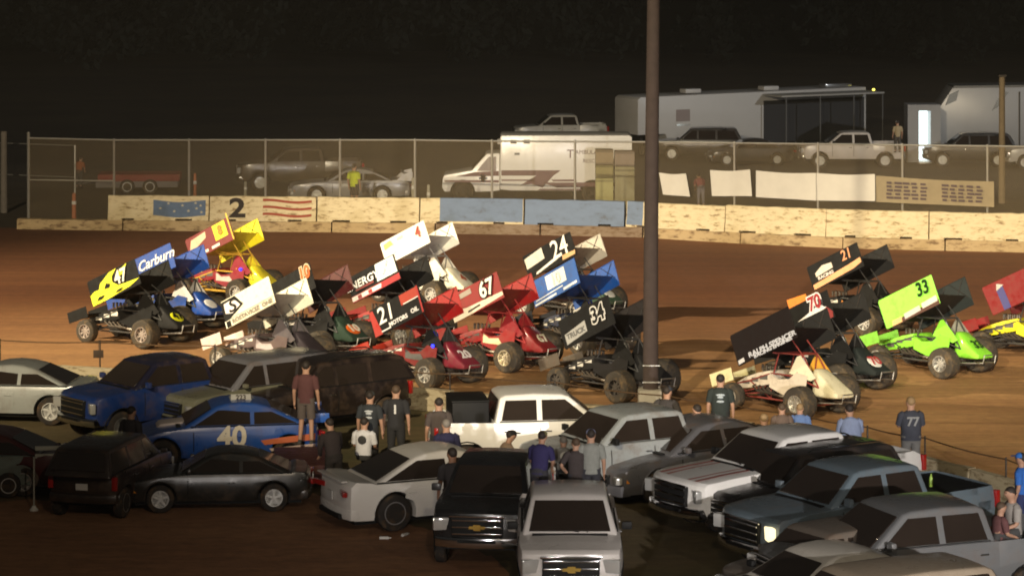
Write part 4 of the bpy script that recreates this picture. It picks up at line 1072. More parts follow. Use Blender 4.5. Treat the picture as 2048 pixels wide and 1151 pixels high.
b = MB(); b.box((-1.62, -.1, 1.32), (.86, 1.3, .92)); b.box((-1.62, -.1, 1.80), (.90, 1.34, .05)); cb = b.build('cargo_box', BLACK, None, bevel=.03)
cb.matrix_world = Matrix.Translation(wp.location) @ Matrix.Rotation(wp.rotation_euler.z, 4, 'Z') @ Matrix.Scale(.93, 4)
tag(cb, 'black box standing in the bed of the white crew cab pickup facing right', 'box')
V_('pickup', 'pickup_truck', 'silver blue pickup with brown tinted hood, nose just left of the striped white pickup', 'pickup', (.30, .325, .335), 1262, 815, L_(30), dirt=.7, L=5.3, scale=.92)
V_('sedan', 'parked_car', 'dark grey car between the silver blue pickup and the striped white pickup', 'car', (.10, .10, .11), 1392, 836, L_(30), dirt=.8, scale=1.05)
V_('pickup', 'pickup_truck', 'white pickup with faded red stripes along its hood', 'pickup', WH, 1574, 858, L_(33), dirt=.10, L=6.2, stripes=(mat('faded_red_stripe', (.35, .10, .08), .5), (-.62, -.38, .38, .62)), scale=.94)
V_('suv', 'sport_utility', 'black sport utility between the striped white pickup and the blue grey pickup', 'sport utility', (.02, .018, .018), 1596, 893, L_(33), dirt=.3, roofrack=True, scale=.90, L=4.7)
V_('pickup', 'pickup_truck', 'blue grey pickup with a lit orange side marker, third pickup down at right', 'pickup', (.125, .165, .195), 1716, 922, L_(32), dirt=.4, scale=.96, tonneau=True, lit=True)
V_('pickup', 'pickup_truck', 'grey crew cab pickup at the lower right with people in its bed', 'pickup', (.14, .145, .15), 1832, 1000, L_(22), dirt=.4, scale=1.0)
V_('suv', 'sport_utility', 'silver brown sport utility, only its roof and windshield showing beside the grey crew cab pickup', 'sport utility', (.13, .11, .09), 1652, 1050, L_(33), dirt=.6, L=4.5, scale=.83)
V_('coupe', 'parked_car', 'white car at the bottom edge with tan roof and pale window frames', 'car', (.56, .53, .47), 1640, 1096, L_(28), dirt=.3, scale=1.05)
V_('suv', 'sport_utility', 'cream roofed vehicle cut off by the bottom edge below the white car', 'sport utility', (.33, .27, .20), 1735, 1136, L_(26), dirt=.4, scale=.93)
V_('sedan', 'parked_car', 'white sedan seen from behind with red tail lamps and dark spoked wheels', 'car', (.76, .74, .70), 884, 890, 24, dirt=.06, wr=.37, rimm=mat('dark_alloy', (.42, .42, .43), .35, .6), spok=5, scale=1.0)
V_('pickup', 'pickup_truck', 'black pickup facing the camera between the white sedan and the white front facing pickup', 'pickup', (.016, .016, .017), 990, 908, 262, dirt=.15, emblem=True, scale=.90, L=5.2)
V_('pickup', 'pickup_truck', 'white pickup facing the camera with a gold badge on its chrome grille', 'pickup', (.66, .63, .61), 1137, 974, 270, dirt=.12, emblem=True, scale=.93, L=5.1)
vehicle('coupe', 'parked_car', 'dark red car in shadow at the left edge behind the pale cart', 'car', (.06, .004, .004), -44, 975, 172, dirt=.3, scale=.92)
c = empty('flat_cart', gp(606, 985) + Vector((0, 1.1, 0)), R(6), 'low dark maroon flat cart carrying the tall man in the maroon shirt', 'cart')
b = MB(); b.box((0, 0, .50), (1.35, 2.2, .16)); b.box((0, -1.05, .36), (1.3, .08, .3)); b.build('cart_deck', mat('dark_maroon_paint', (.06, .012, .010), .5, dirt=.5), c, bevel=.02)
b = MB(); b.box((0, 0, .32), (.5, 2.0, .16)); b.tube([(-.6, -1.1, .4), (-.6, -1.75, .38)], .04); b.build('cart_chassis', DARK, c)
for y in (-.6, .6):
    for s in (-1, 1):
        b = MB(); b.lathe([(-.1, .14), (-.1, .24), (.1, .24), (.1, .14)], (s * .62, y, .24), 16, 'x'); b.build('wheel', TYRE, c)
for s in (-1, 1):
    b = MB(); b.box((s * .52, -1.10, .44), (.14, .03, .08)); b.build('tail_reflector', REDL, c)
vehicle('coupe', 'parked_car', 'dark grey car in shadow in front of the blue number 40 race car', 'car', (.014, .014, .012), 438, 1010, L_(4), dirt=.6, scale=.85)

# blue number 40 stock car
sk = vehicle('coupe', 'stock_race_car', 'blue race car with white number 40 on its door', 'race car', (.015, .075, .32), 448, 924, L_(10), dirt=.5, scale=1.02, L=4.1, mirror=False, plate=False, rimm=BLACK, group='race cars kept in the infield')
def side(root, q, m, name, y=.915):
    b = MB(); b.face([(x, y, z) for x, z in q]); return b.build(name, m, root)
text('40', .62, mat('forty_paint', (.72, .66, .55), .6), sk, basis((-.10, .935, .70), (-1, 0, 0), (0, 0, 1)), 'number', bold=.02, sx=1.0)
side(sk, [(-.72, .62), (-1.05, .66), (-1.9, .74), (-1.9, .60), (-.8, .52)], mat('orange_livery', (.50, .12, .04), .5), 'livery')
side(sk, [(-.9, .44), (-1.9, .52), (-1.9, .40), (-.95, .38)], mat('pale_livery', (.50, .38, .34), .6), 'livery')
side(sk, [(1.86, .44), (2.12, .46), (2.1, .70), (1.88, .70)], mat('cream_livery', (.5, .48, .30), .6), 'livery')
b = MB(); b.box((-.35, 0, 1.39), (.46, .5, .03)); b.box((-.35, .22, 1.44), (.44, .02, .15), Matrix.Rotation(.3, 3, 'X')); sg = b.build('roof_sign', mat('sign_white', (.38, .38, .36), .6), sk, bevel=.01)
text('223', .15, BLKP, sg, basis((-.35, .236, 1.442), (-1, 0, 0), (0, -.3, 1)), 'number', bold=.004)
b = MB(); b.box((-2.1, 0, 1.08), (.22, 1.5, .04), Matrix.Rotation(-.3, 3, 'Y')); 
for s in (-1, 1): b.box((-2.05, s * .75, 1.04), (.34, .03, .2))
b.build('spoiler', paint((.02, .10, .42)), sk, bevel=.01)
b = MB(); b.prism([(1.5, .84), (1.4, .93), (.8, .98), (.75, .9)], .3); b.build('hood_scoop', mat('pink_white_paint', (.55, .48, .46), .5), sk, bevel=.04)

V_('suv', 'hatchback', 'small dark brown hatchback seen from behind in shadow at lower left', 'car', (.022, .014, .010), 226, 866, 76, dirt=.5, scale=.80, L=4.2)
# things around the left foreground
c = empty('utility_cart', gp(66, 985), R(8), 'pale utility cart with two white slats beside a thin white pole, lower left', 'cart')
b = MB(); b.box((-.45, 0, .55), (.85, .8, .62)); b.build('cart_box', mat('pale_green_metal', (.14, .17, .15), .6, dirt=.5), c, bevel=.03)
b = MB(); b.box((.55, -.1, .42), (1.0, .8, .4)); b.build('cart_bed', mat('brown_bed', (.12, .09, .07), .7, dirt=.5), c, bevel=.03)
for z in (.86, 1.02):
    b = MB(); b.box((.55, -.45, z), (1.0, .06, .09)); b.build('slat', mat('pale_slat', (.42, .42, .36), .7), c, bevel=.01)
b = MB()
for x in (.1, 1.0): b.box((x, -.42, .80), (.05, .04, .5))
b.build('uprights', DARK, c)
for x in (-.5, .6):
    for s in (-1, 1): wheel(c, x, s * .42, .26, .16, s)
c = empty('marker_pole', gp(68, 1020), 0, 'thin white pole with a bright foot at the lower left', 'pole')
b = MB(); b.tube([(0, 0, 0), (0, 0, 1.1)], .018, 6); b.build('pole', mat('pale_pole', (.42, .42, .36), .6), c)
b = MB(); b.lathe([(0, .09), (.03, .09), (.05, .06), (.10, .035)], (0, 0, 0), 12, 'z'); b.build('foot', WHITE, c)
c = empty('folding_table', gp(143, 990), R(5), 'small yellowish crate shaped box in the dark at lower left', 'box')
c.name = 'storage_box'
b = MB(); b.box((0, 0, .42), (.34, .34, .66)); b.build('box_body', mat('yellow_beige_box', (.22, .20, .11), .7, dirt=.3), c, bevel=.03)
b = MB(); b.box((0, 0, .77), (.38, .38, .05)); b.box((0, 0, .05), (.4, .4, .08)); b.build('lid', mat('dark_red_lid', (.10, .03, .02), .7), c, bevel=.01)
# bottles and clutter on the grass by the white sedan
for i, (x, y) in enumerate(((770, 1078), (811, 1071))):
    b = MB(); b.lathe([(-.11, .03), (.06, .032), (.09, .013), (.12, .013)], (0, 0, 0), 10, 'x'); o = b.build('plastic_bottle', WHITE); o.location = gp(x, y, 0) + Vector((0, 0, .034)); o.rotation_euler = (0, 0, i)
    tag(o, ['pale bottle lying on the dirt in front of the white sedan, the left one', 'pale bottle lying on the dirt nearer the black pickup'][i], 'bottle', 'bottles dropped on the dirt')
# items carried in truck beds
def on(px, row, z):        # point at height z seen at a pixel
    return gp(px, row, z)
p = on(1802, 1128, 1.15)
c = empty('cardboard_box', p + Vector((0, 0, -.15)), R(10), 'cream cardboard box beside the white car at the bottom edge', 'box')
c.location = gp(1802, 1128, .95)
b = MB(); b.box((0, 0, 0), (.48, .5, .34)); b.build('carton', mat('cream_card', (.42, .36, .24), .8), c, bevel=.01)
b = MB(); b.box((-.2, -.258, 0), (.12, .012, .3)); b.build('tape', mat('green_black', (.03, .06, .04), .6), c)
c2 = empty('utility_box_stand', gp(1802, 1128, .95) * 1.0, 0, 'dark folding stand carrying the cream cardboard box', 'stand')
z0 = c2.location.z; c2.location.z = 0; c2.name = 'folding_stand'
b = MB(); b.box((0, 0, z0 - .19), (.62, .6, .03))
for x in (-.27, .27):
    for y in (-.26, .26): b.tube([(x, y, 0), (x, y, z0 - .2)], .018, 6)
b.build('stand_frame', DARK, c2)
p = gp(1942, 1125, 1.0)
b = MB(); b.box((0, 0, 0), (.12, .02, .62)); o = b.build('red_strap', mat('red_webbing', (.5, .02, .05), .7), None); o.location = gp(1942, 1180, .95) ; o.rotation_euler = (0, .08, R(-27))
tag(o, 'red strap hanging down the side of the grey crew cab pickup', 'strap')
b = MB(); b.lathe([(0, .035), (.16, .037), (.2, .015), (.24, .015)], (0, 0, 0), 10, 'z'); o = b.build('drink_bottle', mat('lime_plastic', (.35, .55, .08), .3), None); o.location = gp(1862, 972, 1.30)
tag(o, 'lime green bottle standing on the bed rail of the blue grey pickup', 'bottle')
# ------------------------------------------------------------------ spectators
def at(px, row_head, h, z=0.):
    """stand a person of height h on ground height z so the head top shows at this row"""
    return gp(px, row_head, h + z) - Vector((0, 0, h))
def stand(px, rowhead, h, z=0.):
    p = gp(px, rowhead, h + z); p.z = z; return p
GREY, DKB, TEE = (.16, .16, .16), (.02, .025, .05), (.02, .02, .022)
person('man in maroon shirt and grey shorts with long bare legs, standing on the flat cart', stand(612, 722, 1.80, .585), 80, (.09, .035, .035), (.10, .08, .07), 'stand', 1.80, shorts=True)
person('man in black shirt and cap with pale print on his back', stand(740, 782, 1.76), 80, (.025, .03, .035), (.02, .02, .02), 'stand', 1.76, cap=(.05, .06, .06), chest=((.45, .48, .50), 'blobs'))
person('man in black shirt with a white number 1 on the back', stand(792, 770, 1.85), 85, (.02, .02, .022), (.02, .02, .022), 'stand', 1.85, hair='brown', chest=((.6, .6, .58), '1'))
person('person crouching in a white shirt above the red load by the white sedan', stand(727, 838, 1.25), 75, (.60, .60, .62), (.03, .03, .03), 'sit', 1.72, chest=((.03, .03, .03), 'round'))
person('man in dark brown shirt just left of the white crew cab pickup', stand(878, 795, 1.78), 95, (.07, .055, .05), (.03, .03, .04), 'stand', 1.78)
person('man in navy shirt with his back to the white crew cab pickup', stand(893, 838, 1.74), 100, (.02, .02, .06), (.02, .02, .04), 'stand', 1.74, hair='grey')
person('bent man in a black cap beside the rear wheel of the white crew cab pickup', stand(1003, 872, 1.58), 20, (.30, .22, .16), (.05, .05, .06), 'lean', 1.72, cap=(.012, .012, .012))
person('dark clothed man with bare shins in front of the black pickup and white sedan', stand(905, 895, 1.82), 110, (.035, .032, .035), (.03, .028, .035), 'stand', 1.82, shorts=True, shoe=(.25, .25, .26), skin=SKIND)
def bed(px, row, h, y_off=0.): return stand(px, row, h, .80)
person('man in navy shirt, leftmost of those in the front facing white pickup', stand(1078, 880, 1.45, .82), 70, (.03, .025, .10), (.04, .04, .05), 'lean', 1.62, cap=(.20, .19, .08))
person('man in grey shirt with a round white logo on his back in a pickup bed', stand(1128, 893, 1.22, .82), 92, (.20, .19, .17), (.05, .05, .05), 'lean', 1.42, chest=((.55, .53, .45), 'round'), hair='grey')
person('woman in light grey shirt and pale blue cap in the front facing white pickup', stand(1182, 862, 1.62, .82), 95, (.24, .25, .23), (.04, .04, .05), 'stand', 1.66, cap=(.35, .38, .60), hair='dark')
person('dark shirted person turned between the two others in the front facing white pickup bed', stand(1152, 886, 1.4, .82), 100, (.05, .04, .04), (.04, .04, .05), 'hips', 1.5, hair='brown')
person('capped man in dark shirt standing right beside the foot of the tall pole', stand(1334, 772, 1.80), 60, (.045, .04, .04), (.03, .03, .03), 'hips', 1.80, cap=(.04, .045, .06))
person('man in black shirt with white print, standing high behind the dark grey car', stand(1441, 748, 1.80, .4), 85, (.022, .03, .028), (.02, .02, .02), 'stand', 1.80, chest=((.40, .46, .50), 'blobs'), fat=1.1)
person('person leaning in dark blue over the dark grey car', stand(1405, 812, 1.70), 120, (.03, .035, .05), (.03, .03, .03), 'lean', 1.74)
person('seated person in faded blue and red shirt behind the striped white pickup roof', stand(1528, 814, 1.45), 85, (.16, .17, .24), (.06, .05, .05), 'sit', 1.74, hair='fair')
person('person in brown shirt next to the faded blue one behind the striped white pickup', stand(1564, 806, 1.55), 95, (.14, .10, .08), (.05, .05, .05), 'stand', 1.55, hair='brown')
person('child in dark shirt with pale blue sleeve beside the white race car tyre', stand(1600, 802, 1.55), 80, (.12, .20, .42), (.03, .03, .06), 'stand', 1.5, hair='fair')
person('stooping man in light blue shirt and navy trousers behind the black sport utility', stand(1703, 812, 1.76), 95, (.25, .31, .48), (.025, .03, .05), 'lean', 1.80, hair='dark', fat=1.22)
person('heavy man in dark shirt numbered 77 and grey shorts watching with folded arms', stand(1822, 793, 1.84), 95, (.045, .05, .07), (.15, .15, .15), 'crossed', 1.84, hair='fair', shorts=True, chest=((.26, .27, .28), '77'), fat=1.18)
person('child with reddish hair sitting low beside the grey shorts of the folded arms man', stand(1784, 892, 1.05), 90, (.35, .25, .18), (.1, .08, .06), 'stand', 1.05, hair='brown')
person('person in bright blue at the right edge beyond the tan wall', stand(2044, 905, 1.75), 150, (.03, .14, .50), (.03, .04, .12), 'stand', 1.75, cap=(.03, .15, .5))
person('person in light grey shirt sitting in the grey crew cab pickup bed', stand(2028, 976, 1.28, .85), 200, (.30, .28, .26), (.05, .05, .05), 'sit', 1.76, hair='dark')
person('person in dark red clothes sitting in the grey crew cab pickup bed', stand(1996, 1008, 1.08, .80), 20, (.12, .05, .05), (.04, .03, .03), 'sit', 1.5, hair='brown')
DKC = (.022, .018, .016)
person('dark clothed person standing in front of the dark blue pickup', stand(262, 812, 1.74), 60, (.03, .026, .03), DKC, 'stand', 1.74)
person('person in a dark jacket bending beside the flat cart', stand(668, 862, 1.45), 120, (.03, .022, .022), DKC, 'lean', 1.72, sleeve='long')
def bpoint(px, S, z=0.): return Vector(((px - 1024) / S, F / S, z))
def bz(Y): return interp([(124, 0), (170, -2.4), (400, -2.6)], Y)

# ------------------------------------------------------------------ behind the fence
def bveh(kind, label, rgb, px, S, a, **kw):
    p = bpoint(px, S); p.z = bz(p.y)
    return vehicle(kind, {'pickup': 'pickup_truck', 'suv': 'sport_utility'}.get(kind, 'parked_car'), label, {'pickup': 'pickup', 'suv': 'sport utility'}.get(kind, 'car'), rgb, 0, 0, a, pos=p, group='vehicles parked behind the catch fence', **kw)
bveh('pickup', 'dim silver pickup with dark windows, alone in the dark above the ambulance', (.50, .50, .48), 1120, 33., 186, dirt=.2)
bveh('pickup', 'white pickup with a flat visor over the fence at right, person standing in its bed', (.55, .50, .46), 1702, 36.5, 181, dirt=.3)
bveh('suv', 'black sport utility in front of the grey trailer at upper right', (.015, .015, .017), 1938, 36.2, 178, dirt=.2)
bveh('suv', 'grey sport utility cut off by the right edge above the fence', (.40, .38, .34), 2100, 37, 182, dirt=.3)
bveh('suv', 'black low sport utility in front of the long white trailer', (.012, .010, .010), 1398, 34.8, 176, dirt=.2)
bveh('sedan', 'dark car barely visible in front of the awning of the long trailer', (.015, .012, .010), 1500, 35.8, 185, dirt=.3)
bveh('pickup', 'tan pickup dimly seen through the left half of the fence', (.05, .038, .026), 600, 44., 186, dirt=.6)
# dirt late model behind the marshal
lm = bveh('coupe', 'silver wedge shaped race car with a raised rear spoiler behind the yellow vested marshal', (.30, .30, .31), 700, 47.9, 183, dirt=.3, L=5.1, mirror=False, plate=False)
lm['category'] = 'race car'; lm.name = 'dirt_race_car'
b = MB()
b.box((-2.35, 0, 1.12), (.5, 1.6, .04), Matrix.Rotation(-.45, 3, 'Y'))
for s in (-1, 1): b.plate([(-1.9, s * .8, .9), (-2.6, s * .8, .9), (-2.6, s * .8, 1.28), (-2.2, s * .8, 1.18)], .02)
b.build('spoiler', paint((.45, .44, .44)), lm)

# ambulance
S = 48.; p = bpoint(1070, S); p.z = 0
am = empty('ambulance', p, math.pi, 'white box ambulance with dark red zigzag stripes behind the blue barriers', 'ambulance')
AW = paint((.86, .84, .80), .08); AR = mat('dark_red_stripe', (.11, .035, .035), .4)
b = MB(); b.prism([(1.45, .55), (1.45, 2.70), (1.38, 2.78), (-3.9, 2.78), (-4.0, 2.70), (-4.0, .5), (-3.0, .5)] + hermite_arc(-2.35, .42, .52, .5) + [(1.0, .5)], 1.12); b.build('box_body', AW, am, bevel=.04)
b = MB(); b.prism([(1.47, .5), (1.47, 2.0), (1.30, 2.03), (1.47, 2.06)][:2] + [(1.5, 2.02), (2.0, 2.0), (2.62, 1.32), (3.75, 1.12), (3.82, 1.0), (3.85, .62), (3.75, .45), ] + hermite_arc(3.0, .42, .52, .45)[::-1] + [(1.9, .45)], lambda x, z: .98 - .12 * max(0, z - 1.3)); b.build('cab', AW, am, bevel=.05)
for s in (-1, 1):
    P4 = [(1.62, 1.30), (2.42, 1.30), (1.92, 1.88), (1.62, 1.88)]
    q = [(x, s * (.985 - .12 * max(0, z - 1.3)), z) for x, z in P4]
    b = MB(); b.plate(q if s < 0 else q[::-1], .012); b.build('side_window', mat('cab_interior', (.07, .025, .02), .2), am)
b = MB(); b.plate([(2.60, -.82, 1.36), (2.60, .82, 1.36), (2.06, .80, 1.95), (2.06, -.80, 1.95)], .014); b.build('windshield', GLASS, am)
for x in (3.0, -2.35):
    for s in (-1, 1): wheel(am, x, s * .92, .42, .26, s, DARK)
y = 1.127
def astripe(q, m=AR, name='stripe', yy=y):
    b = MB(); b.face([(x, yy, z) for x, z in q]); b.build(name, m, am)
astripe([(1.40, 1.34), (-1.05, 1.34), (-.82, 1.12), (-1.1, .98), (.2, 1.12), (.35, .98), (1.40, 1.12)][:2] + [(-.75, 1.12), (1.40, 1.12)])
astripe([(-.75, 1.12), (-.05, 1.12), (.62, .72), (.15, .78), (-.3, .62)])
astripe([(1.40, .96), (.1, .96), (-.0, .90), (1.40, .90)])
astripe([(-.65, .96), (-1.6, .96), (-1.75, .88), (-.75, .88)])
astripe([(-.30, .84), (-3.9, .84), (-3.9, .70), (-.9, .62)])
astripe([(-.2, .58), (-1.9, .58), (-1.9, .52), (-.1, .52)])
b = MB(); b.face([(3.78, .99, .92), (1.50, .99, .92), (1.50, .99, .82), (3.7, .99, .84)]); b.build('stripe', AR, am)
b = MB(); b.face([(2.5, .99, 1.26), (1.50, .99, 1.30), (1.50, .99, 1.10), (3.3, .99, 1.06)]); b.build('stripe', AR, am)
b = MB()
for k in range(6):
    a = k * math.pi / 3; b.box((2.15, 1.0, 1.0), (.34, .012, .08), Matrix.Rotation(a, 3, 'Y'))
b.build('blue_star_emblem', mat('emblem_blue', (.05, .16, .45), .5), am)
for x in (.9, .35): 
    b = MB(); b.box((x, 1.13, 2.52), (.26, .03, .16)); b.build('scene_lamp', mat('grey_lamp', (.15, .15, .14), .3), am)
b = MB(); b.box((.75, 1.13, 2.02), (.22, .03, .09)); b.build('scene_lamp', mat('grey_lamp', (.15, .15, .14), .3), am)
b = MB(); b.box((1.50, .6, 2.5), (.12, .5, .22)); b.build('light_bar', LAMP, am)
text('T', .5, AR, am, basis((-1.45, y + .003, 2.0), (-1, 0, 0), (0, 0, 1)), 'lettering'); text('AMBULANCE', .24, AR, am, basis((-2.35, y + .003, 2.08), (-1, 0, 0), (0, 0, 1)), 'lettering'); text('RESCUE', .22, AR, am, basis((-2.35, y + .003, 1.72), (-1, 0, 0), (0, 0, 1)), 'lettering')
# stacked beige crates right of the ambulance
labs = ['top small crate of the left beige stack beside the ambulance', 'upper middle crate of the left beige stack beside the ambulance', 'lower bright crate of the left beige stack beside the ambulance', 'top crate with grey band of the right beige stack near the pole', 'tall plain lower crate of the right beige stack near the pole']
S = 49.5
for (x0, x1, r0, r1, rgb), lb in zip([(1190, 1226, 297, 326, (.28, .22, .14)), (1190, 1226, 327, 352, (.27, .24, .11)), (1190, 1226, 353, 412, (.42, .40, .18)), (1228, 1268, 300, 329, (.26, .21, .17)), (1228, 1268, 330, 412, (.30, .28, .17))], labs):
    zt, zb_ = 12.5 - (r0 + 200) / S, max(.0, 12.5 - (r1 + 200) / S)
    c = empty('crate', (((x0 + x1) / 2 - 1024) / S, F / S - .3, zb_), 0, lb, 'crate', 'beige crates stacked behind the fence')
    h = zt - zb_ - .01; w = (x1 - x0) / S - .02
    b = MB(); b.box((0, 0, h / 2), (w, .9, h)); o = b.build('crate_body', mat('crate_board', rgb, .8, dirt=.3), c, bevel=.015)
    b = MB()
    for z in (h * .08, h * .92): b.box((0, -.46, z), (w * .98, .03, min(.08, h * .12)))
    b.build('batten', mat('crate_batten', tuple(v * .6 for v in rgb), .8), c)

# yellow vested marshal, others behind the fence
person('track marshal in a bright yellow shirt with a dark sash behind the fence', Vector(((708 - 1024) / 49.4, F / 49.4, 0)), 60, (.62, .72, .03), (.05, .035, .03), 'stand', 1.82, shorts=True, group='people behind the fence')
person('person in dark red crouching between two white banners', Vector(((1402 - 1024) / 49., F / 49., 0)), 100, (.20, .05, .06), (.16, .15, .17), 'bend', 1.45, group='people behind the fence')
person('person in an orange shirt far left behind the fence', Vector(((158 - 1024) / 46., F / 46., 0)), 70, (.28, .08, .03), (.05, .05, .05), 'lean', 1.35, group='people behind the fence')
pr = bpoint(1795, 36.8); 
person('person in tan shirt and white cap standing in the upper right white pickup', Vector((pr.x, pr.y, bz(pr.y) + .82)), 100, (.38, .30, .18), (.08, .07, .06), 'stand', 1.72, cap=(.7, .72, .78), group='people behind the fence')
# orange and white marker posts
def post(px, S, z1, lab, m, r=.07):
    p = bpoint(px, S); c = empty('marker_post', (p.x, p.y, bz(p.y)), 0, lab, 'post', 'marker posts behind the fence')
    b = MB(); b.lathe([(0, .16), (.05, .16), (.06, r), (z1, r * .85), (z1 + .02, r * .5)], (0, 0, 0), 12, 'z'); b.build('post_body', m, c)
    b = MB(); b.lathe([(z1 * .62, r * 1.02), (z1 * .74, r * 1.0)], (0, 0, 0), 12, 'z'); b.build('reflective_band', WHITE, c)
OP = mat('orange_plastic', (.45, .14, .06), .6, noise=.2)
PP = mat('pale_plastic', (.45, .42, .32), .6)
post(148, 51.5, 1.1, 'orange marker post left of the starred barrier', OP, .09)
post(390, 48, 1.15, 'orange marker post right of the third fence post', OP); post(491, 48, .8, 'short pale marker post by the tan pickup', PP)
post(826, 49, 1.15, 'pale marker post just behind the race car spoiler', PP); post(857, 50, 1.1, 'pale marker post left of the ambulance hood', PP)
# red flat trailer, far left
p = bpoint(280, 45)
c = empty('flat_trailer', (p.x, p.y, bz(p.y)), R(3), 'long low trailer with red deck seen through the left bays of the fence', 'trailer')
b = MB(); b.box((0, 0, .72), (3.6, 1.8, .30)); b.build('deck', mat('dull_red_paint', (.20, .025, .02), .6, dirt=.5), c, bevel=.02)
b = MB(); b.box((-.1, 0, .42), (3.6, 1.5, .28)); b.tube([(-1.8, 0, .45), (-2.9, 0, .4)], .05); b.build('chassis', mat('grey_chassis', (.12, .11, .11), .6), c)
for x in (-.5, .5):
    for s in (-1, 1): wheel(c, x, s * .85, .33, .2, s)
# grey post and short fence at the left margin
p = bpoint(8, 50); c = empty('wooden_post', (p.x, p.y, 0), 0, 'thick grey post standing at the far left edge behind the fence', 'post')
b = MB(); b.loft([(0, 0, 0), (0, 0, 3.25)], [.15, .13], 12); b.build('post_shaft', wood('grey_wood', (.16, .14, .12), 0), c)
c = empty('rear_fence', (0, 0, 0), 0, 'lower rear wire fence running out at the left margin', 'fence')
pts = [bpoint(x, s) for x, s in ((-300, 48), (-90, 48.5), (8, 49), (150, 49.5))]
for q in pts:
    b = MB(); b.tube([(q.x, q.y, 0), (q.x, q.y, 2.6)], .035, 6); b.build('post', STEEL, c)
for z in (2.58, 1.3):
    b = MB(); b.tube([(q.x, q.y, z) for q in pts], .02, 6); b.build('rail', STEEL, c)
# right-hand wooden post behind the fence
p = bpoint(2004, 48.5); c = empty('wooden_post', (p.x, p.y, 0), 0, 'brown wooden post rising past the trailers near the right edge', 'post')
b = MB(); b.loft([(0, 0, 0), (0, 0, 5.2)], [.14, .12], 12); b.build('post_shaft', wood('brown_wood', (.20, .15, .09), 0), c)
b = MB(); b.box((0, 0, 5.25), (.32, .32, .08)); b.build('post_cap', DARK, c)

# long white trailer with awning
TW = mat('trailer_skin', (.42, .41, .40), .45, noise=.06, nscale=1.5); TG = mat('grey_trailer_skin', (.30, .30, .31), .35, .2, noise=.08, nscale=1.5)
SHADE = mat('awning_shade', (.02, .02, .022), .8)
a, d = bpoint(1254, 34.5), bpoint(1712, 33.); mid = (a + d) / 2; Ln = (d - a).length; ang = math.atan2(d.y - a.y, d.x - a.x)
tr = empty('race_trailer', (mid.x, mid.y + 1.3, bz(mid.y)), ang, 'long white race trailer with an awning shaded side and roof vents, behind the tall pole', 'trailer')
hL = Ln / 2; H = 3.45
b = MB(); b.prism([(-hL, 1.25), (-hL, H - .15), (-hL + .2, H), (hL, H + .12), (hL, .55), (-hL + 2.2, .55), (-hL + 1.9, 1.25)], 1.3); b.build('trailer_body', TW, tr, bevel=.06)
b = MB(); b.box((hL * .53, -1.31, 1.72), (hL * .90, .03, 2.5)); b.build('awning_shade_panel', SHADE, tr)  # dark sheet standing in for the shade under the awning
b = MB(); b.box((hL * .53, -2.3, H - .12), (hL * .92, 2.0, .10)); b.build('awning', mat('awning_cloth', (.32, .31, .29), .7), tr, bevel=.02)
for k, x in enumerate((.12, .42, .72, .98)):
    b = MB(); b.tube([(hL * x, -3.2, 0), (hL * x, -3.2, H - .15)], .04); b.build('awning_pole', mat('dim_pole', (.10, .10, .10), .6), tr)
b = MB(); b.box((-hL + 3.1, -1.31, 2.3), (.95, .03, .7)); b.build('side_sign', mat('dull_pink_sign', (.22, .18, .17), .6), tr)
b = MB(); b.box((-hL + 3.1, -1.33, 1.75), (.95, .05, .10)); b.build('light_strip', LAMP, tr)
for x in (-.50, .18): 
    b = MB(); b.box((hL * x, -.6, H + .22), (1.1, .7, .26)); b.build('roof_vent', TW, tr, bevel=.08)
b = MB(); b.box((hL * .78, -.6, H + .24), (1.9, .8, .2)); b.build('roof_vent', mat('bright_vent', (.6, .6, .6), .2, .9), tr, bevel=.06)
for x in (.25, .40):
    for s in (-1, 1): wheel(tr, hL * x, s * 1.1, .42, .3, s)
b = MB(); b.box((-hL + 1.0, 0, .65), (.16, .16, 1.3)); b.build('landing_leg', DARK, tr)
b = MB(); b.ball((hL + .12, -1.9, H - .02), (.09, .09, .07), 10); b.build('amber_lamp', mat('amber_glow', (1, .85, .12), .5, emit=3.5), tr)
# grey enclosed trailer with open lit door
a = bpoint(1878, 35.2); b0 = bz(a.y)
tr = empty('race_trailer', (a.x + 3.9, a.y + 1.4, b0), 0, 'tall shiny grey race trailer with slanted nose at the upper right', 'trailer')
b = MB(); b.prism([(-3.9, .5), (-3.9, 3.05), (-3.1, 4.25), (4.4, 4.35), (4.4, .5)], 1.3); b.build('trailer_body', TG, tr, bevel=.06)
b = MB(); b.prism([(-3.08, 4.2), (-3.05, 4.33), (4.4, 4.42), (4.4, 4.30)], 1.33); b.build('roof_trim', mat('bright_trim', (.6, .6, .6), .2, .9), tr)
for q in (((-3.55, 3.20), (-3.3, 3.85), (-2.75, 4.1), (-2.9, 3.5)), ((-.9, 2.9), (-.55, 3.1), (.1, 4.0), (-.3, 4.0))):
    b = MB(); b.plate([(x, -1.315, z) for x, z in q], -.008); b.build('polished_patch', mat('polished_metal', (.65, .67, .68), .22, .8), tr)
b = MB(); b.box((-.4 + .42 * 2.6, -1.32, 2.2), (.07, .05, 3.6)); b.build('corner_post', DARK, tr)
for s in (-1, 1): wheel(tr, 1.5, s * 1.1, .4, .3, s); 
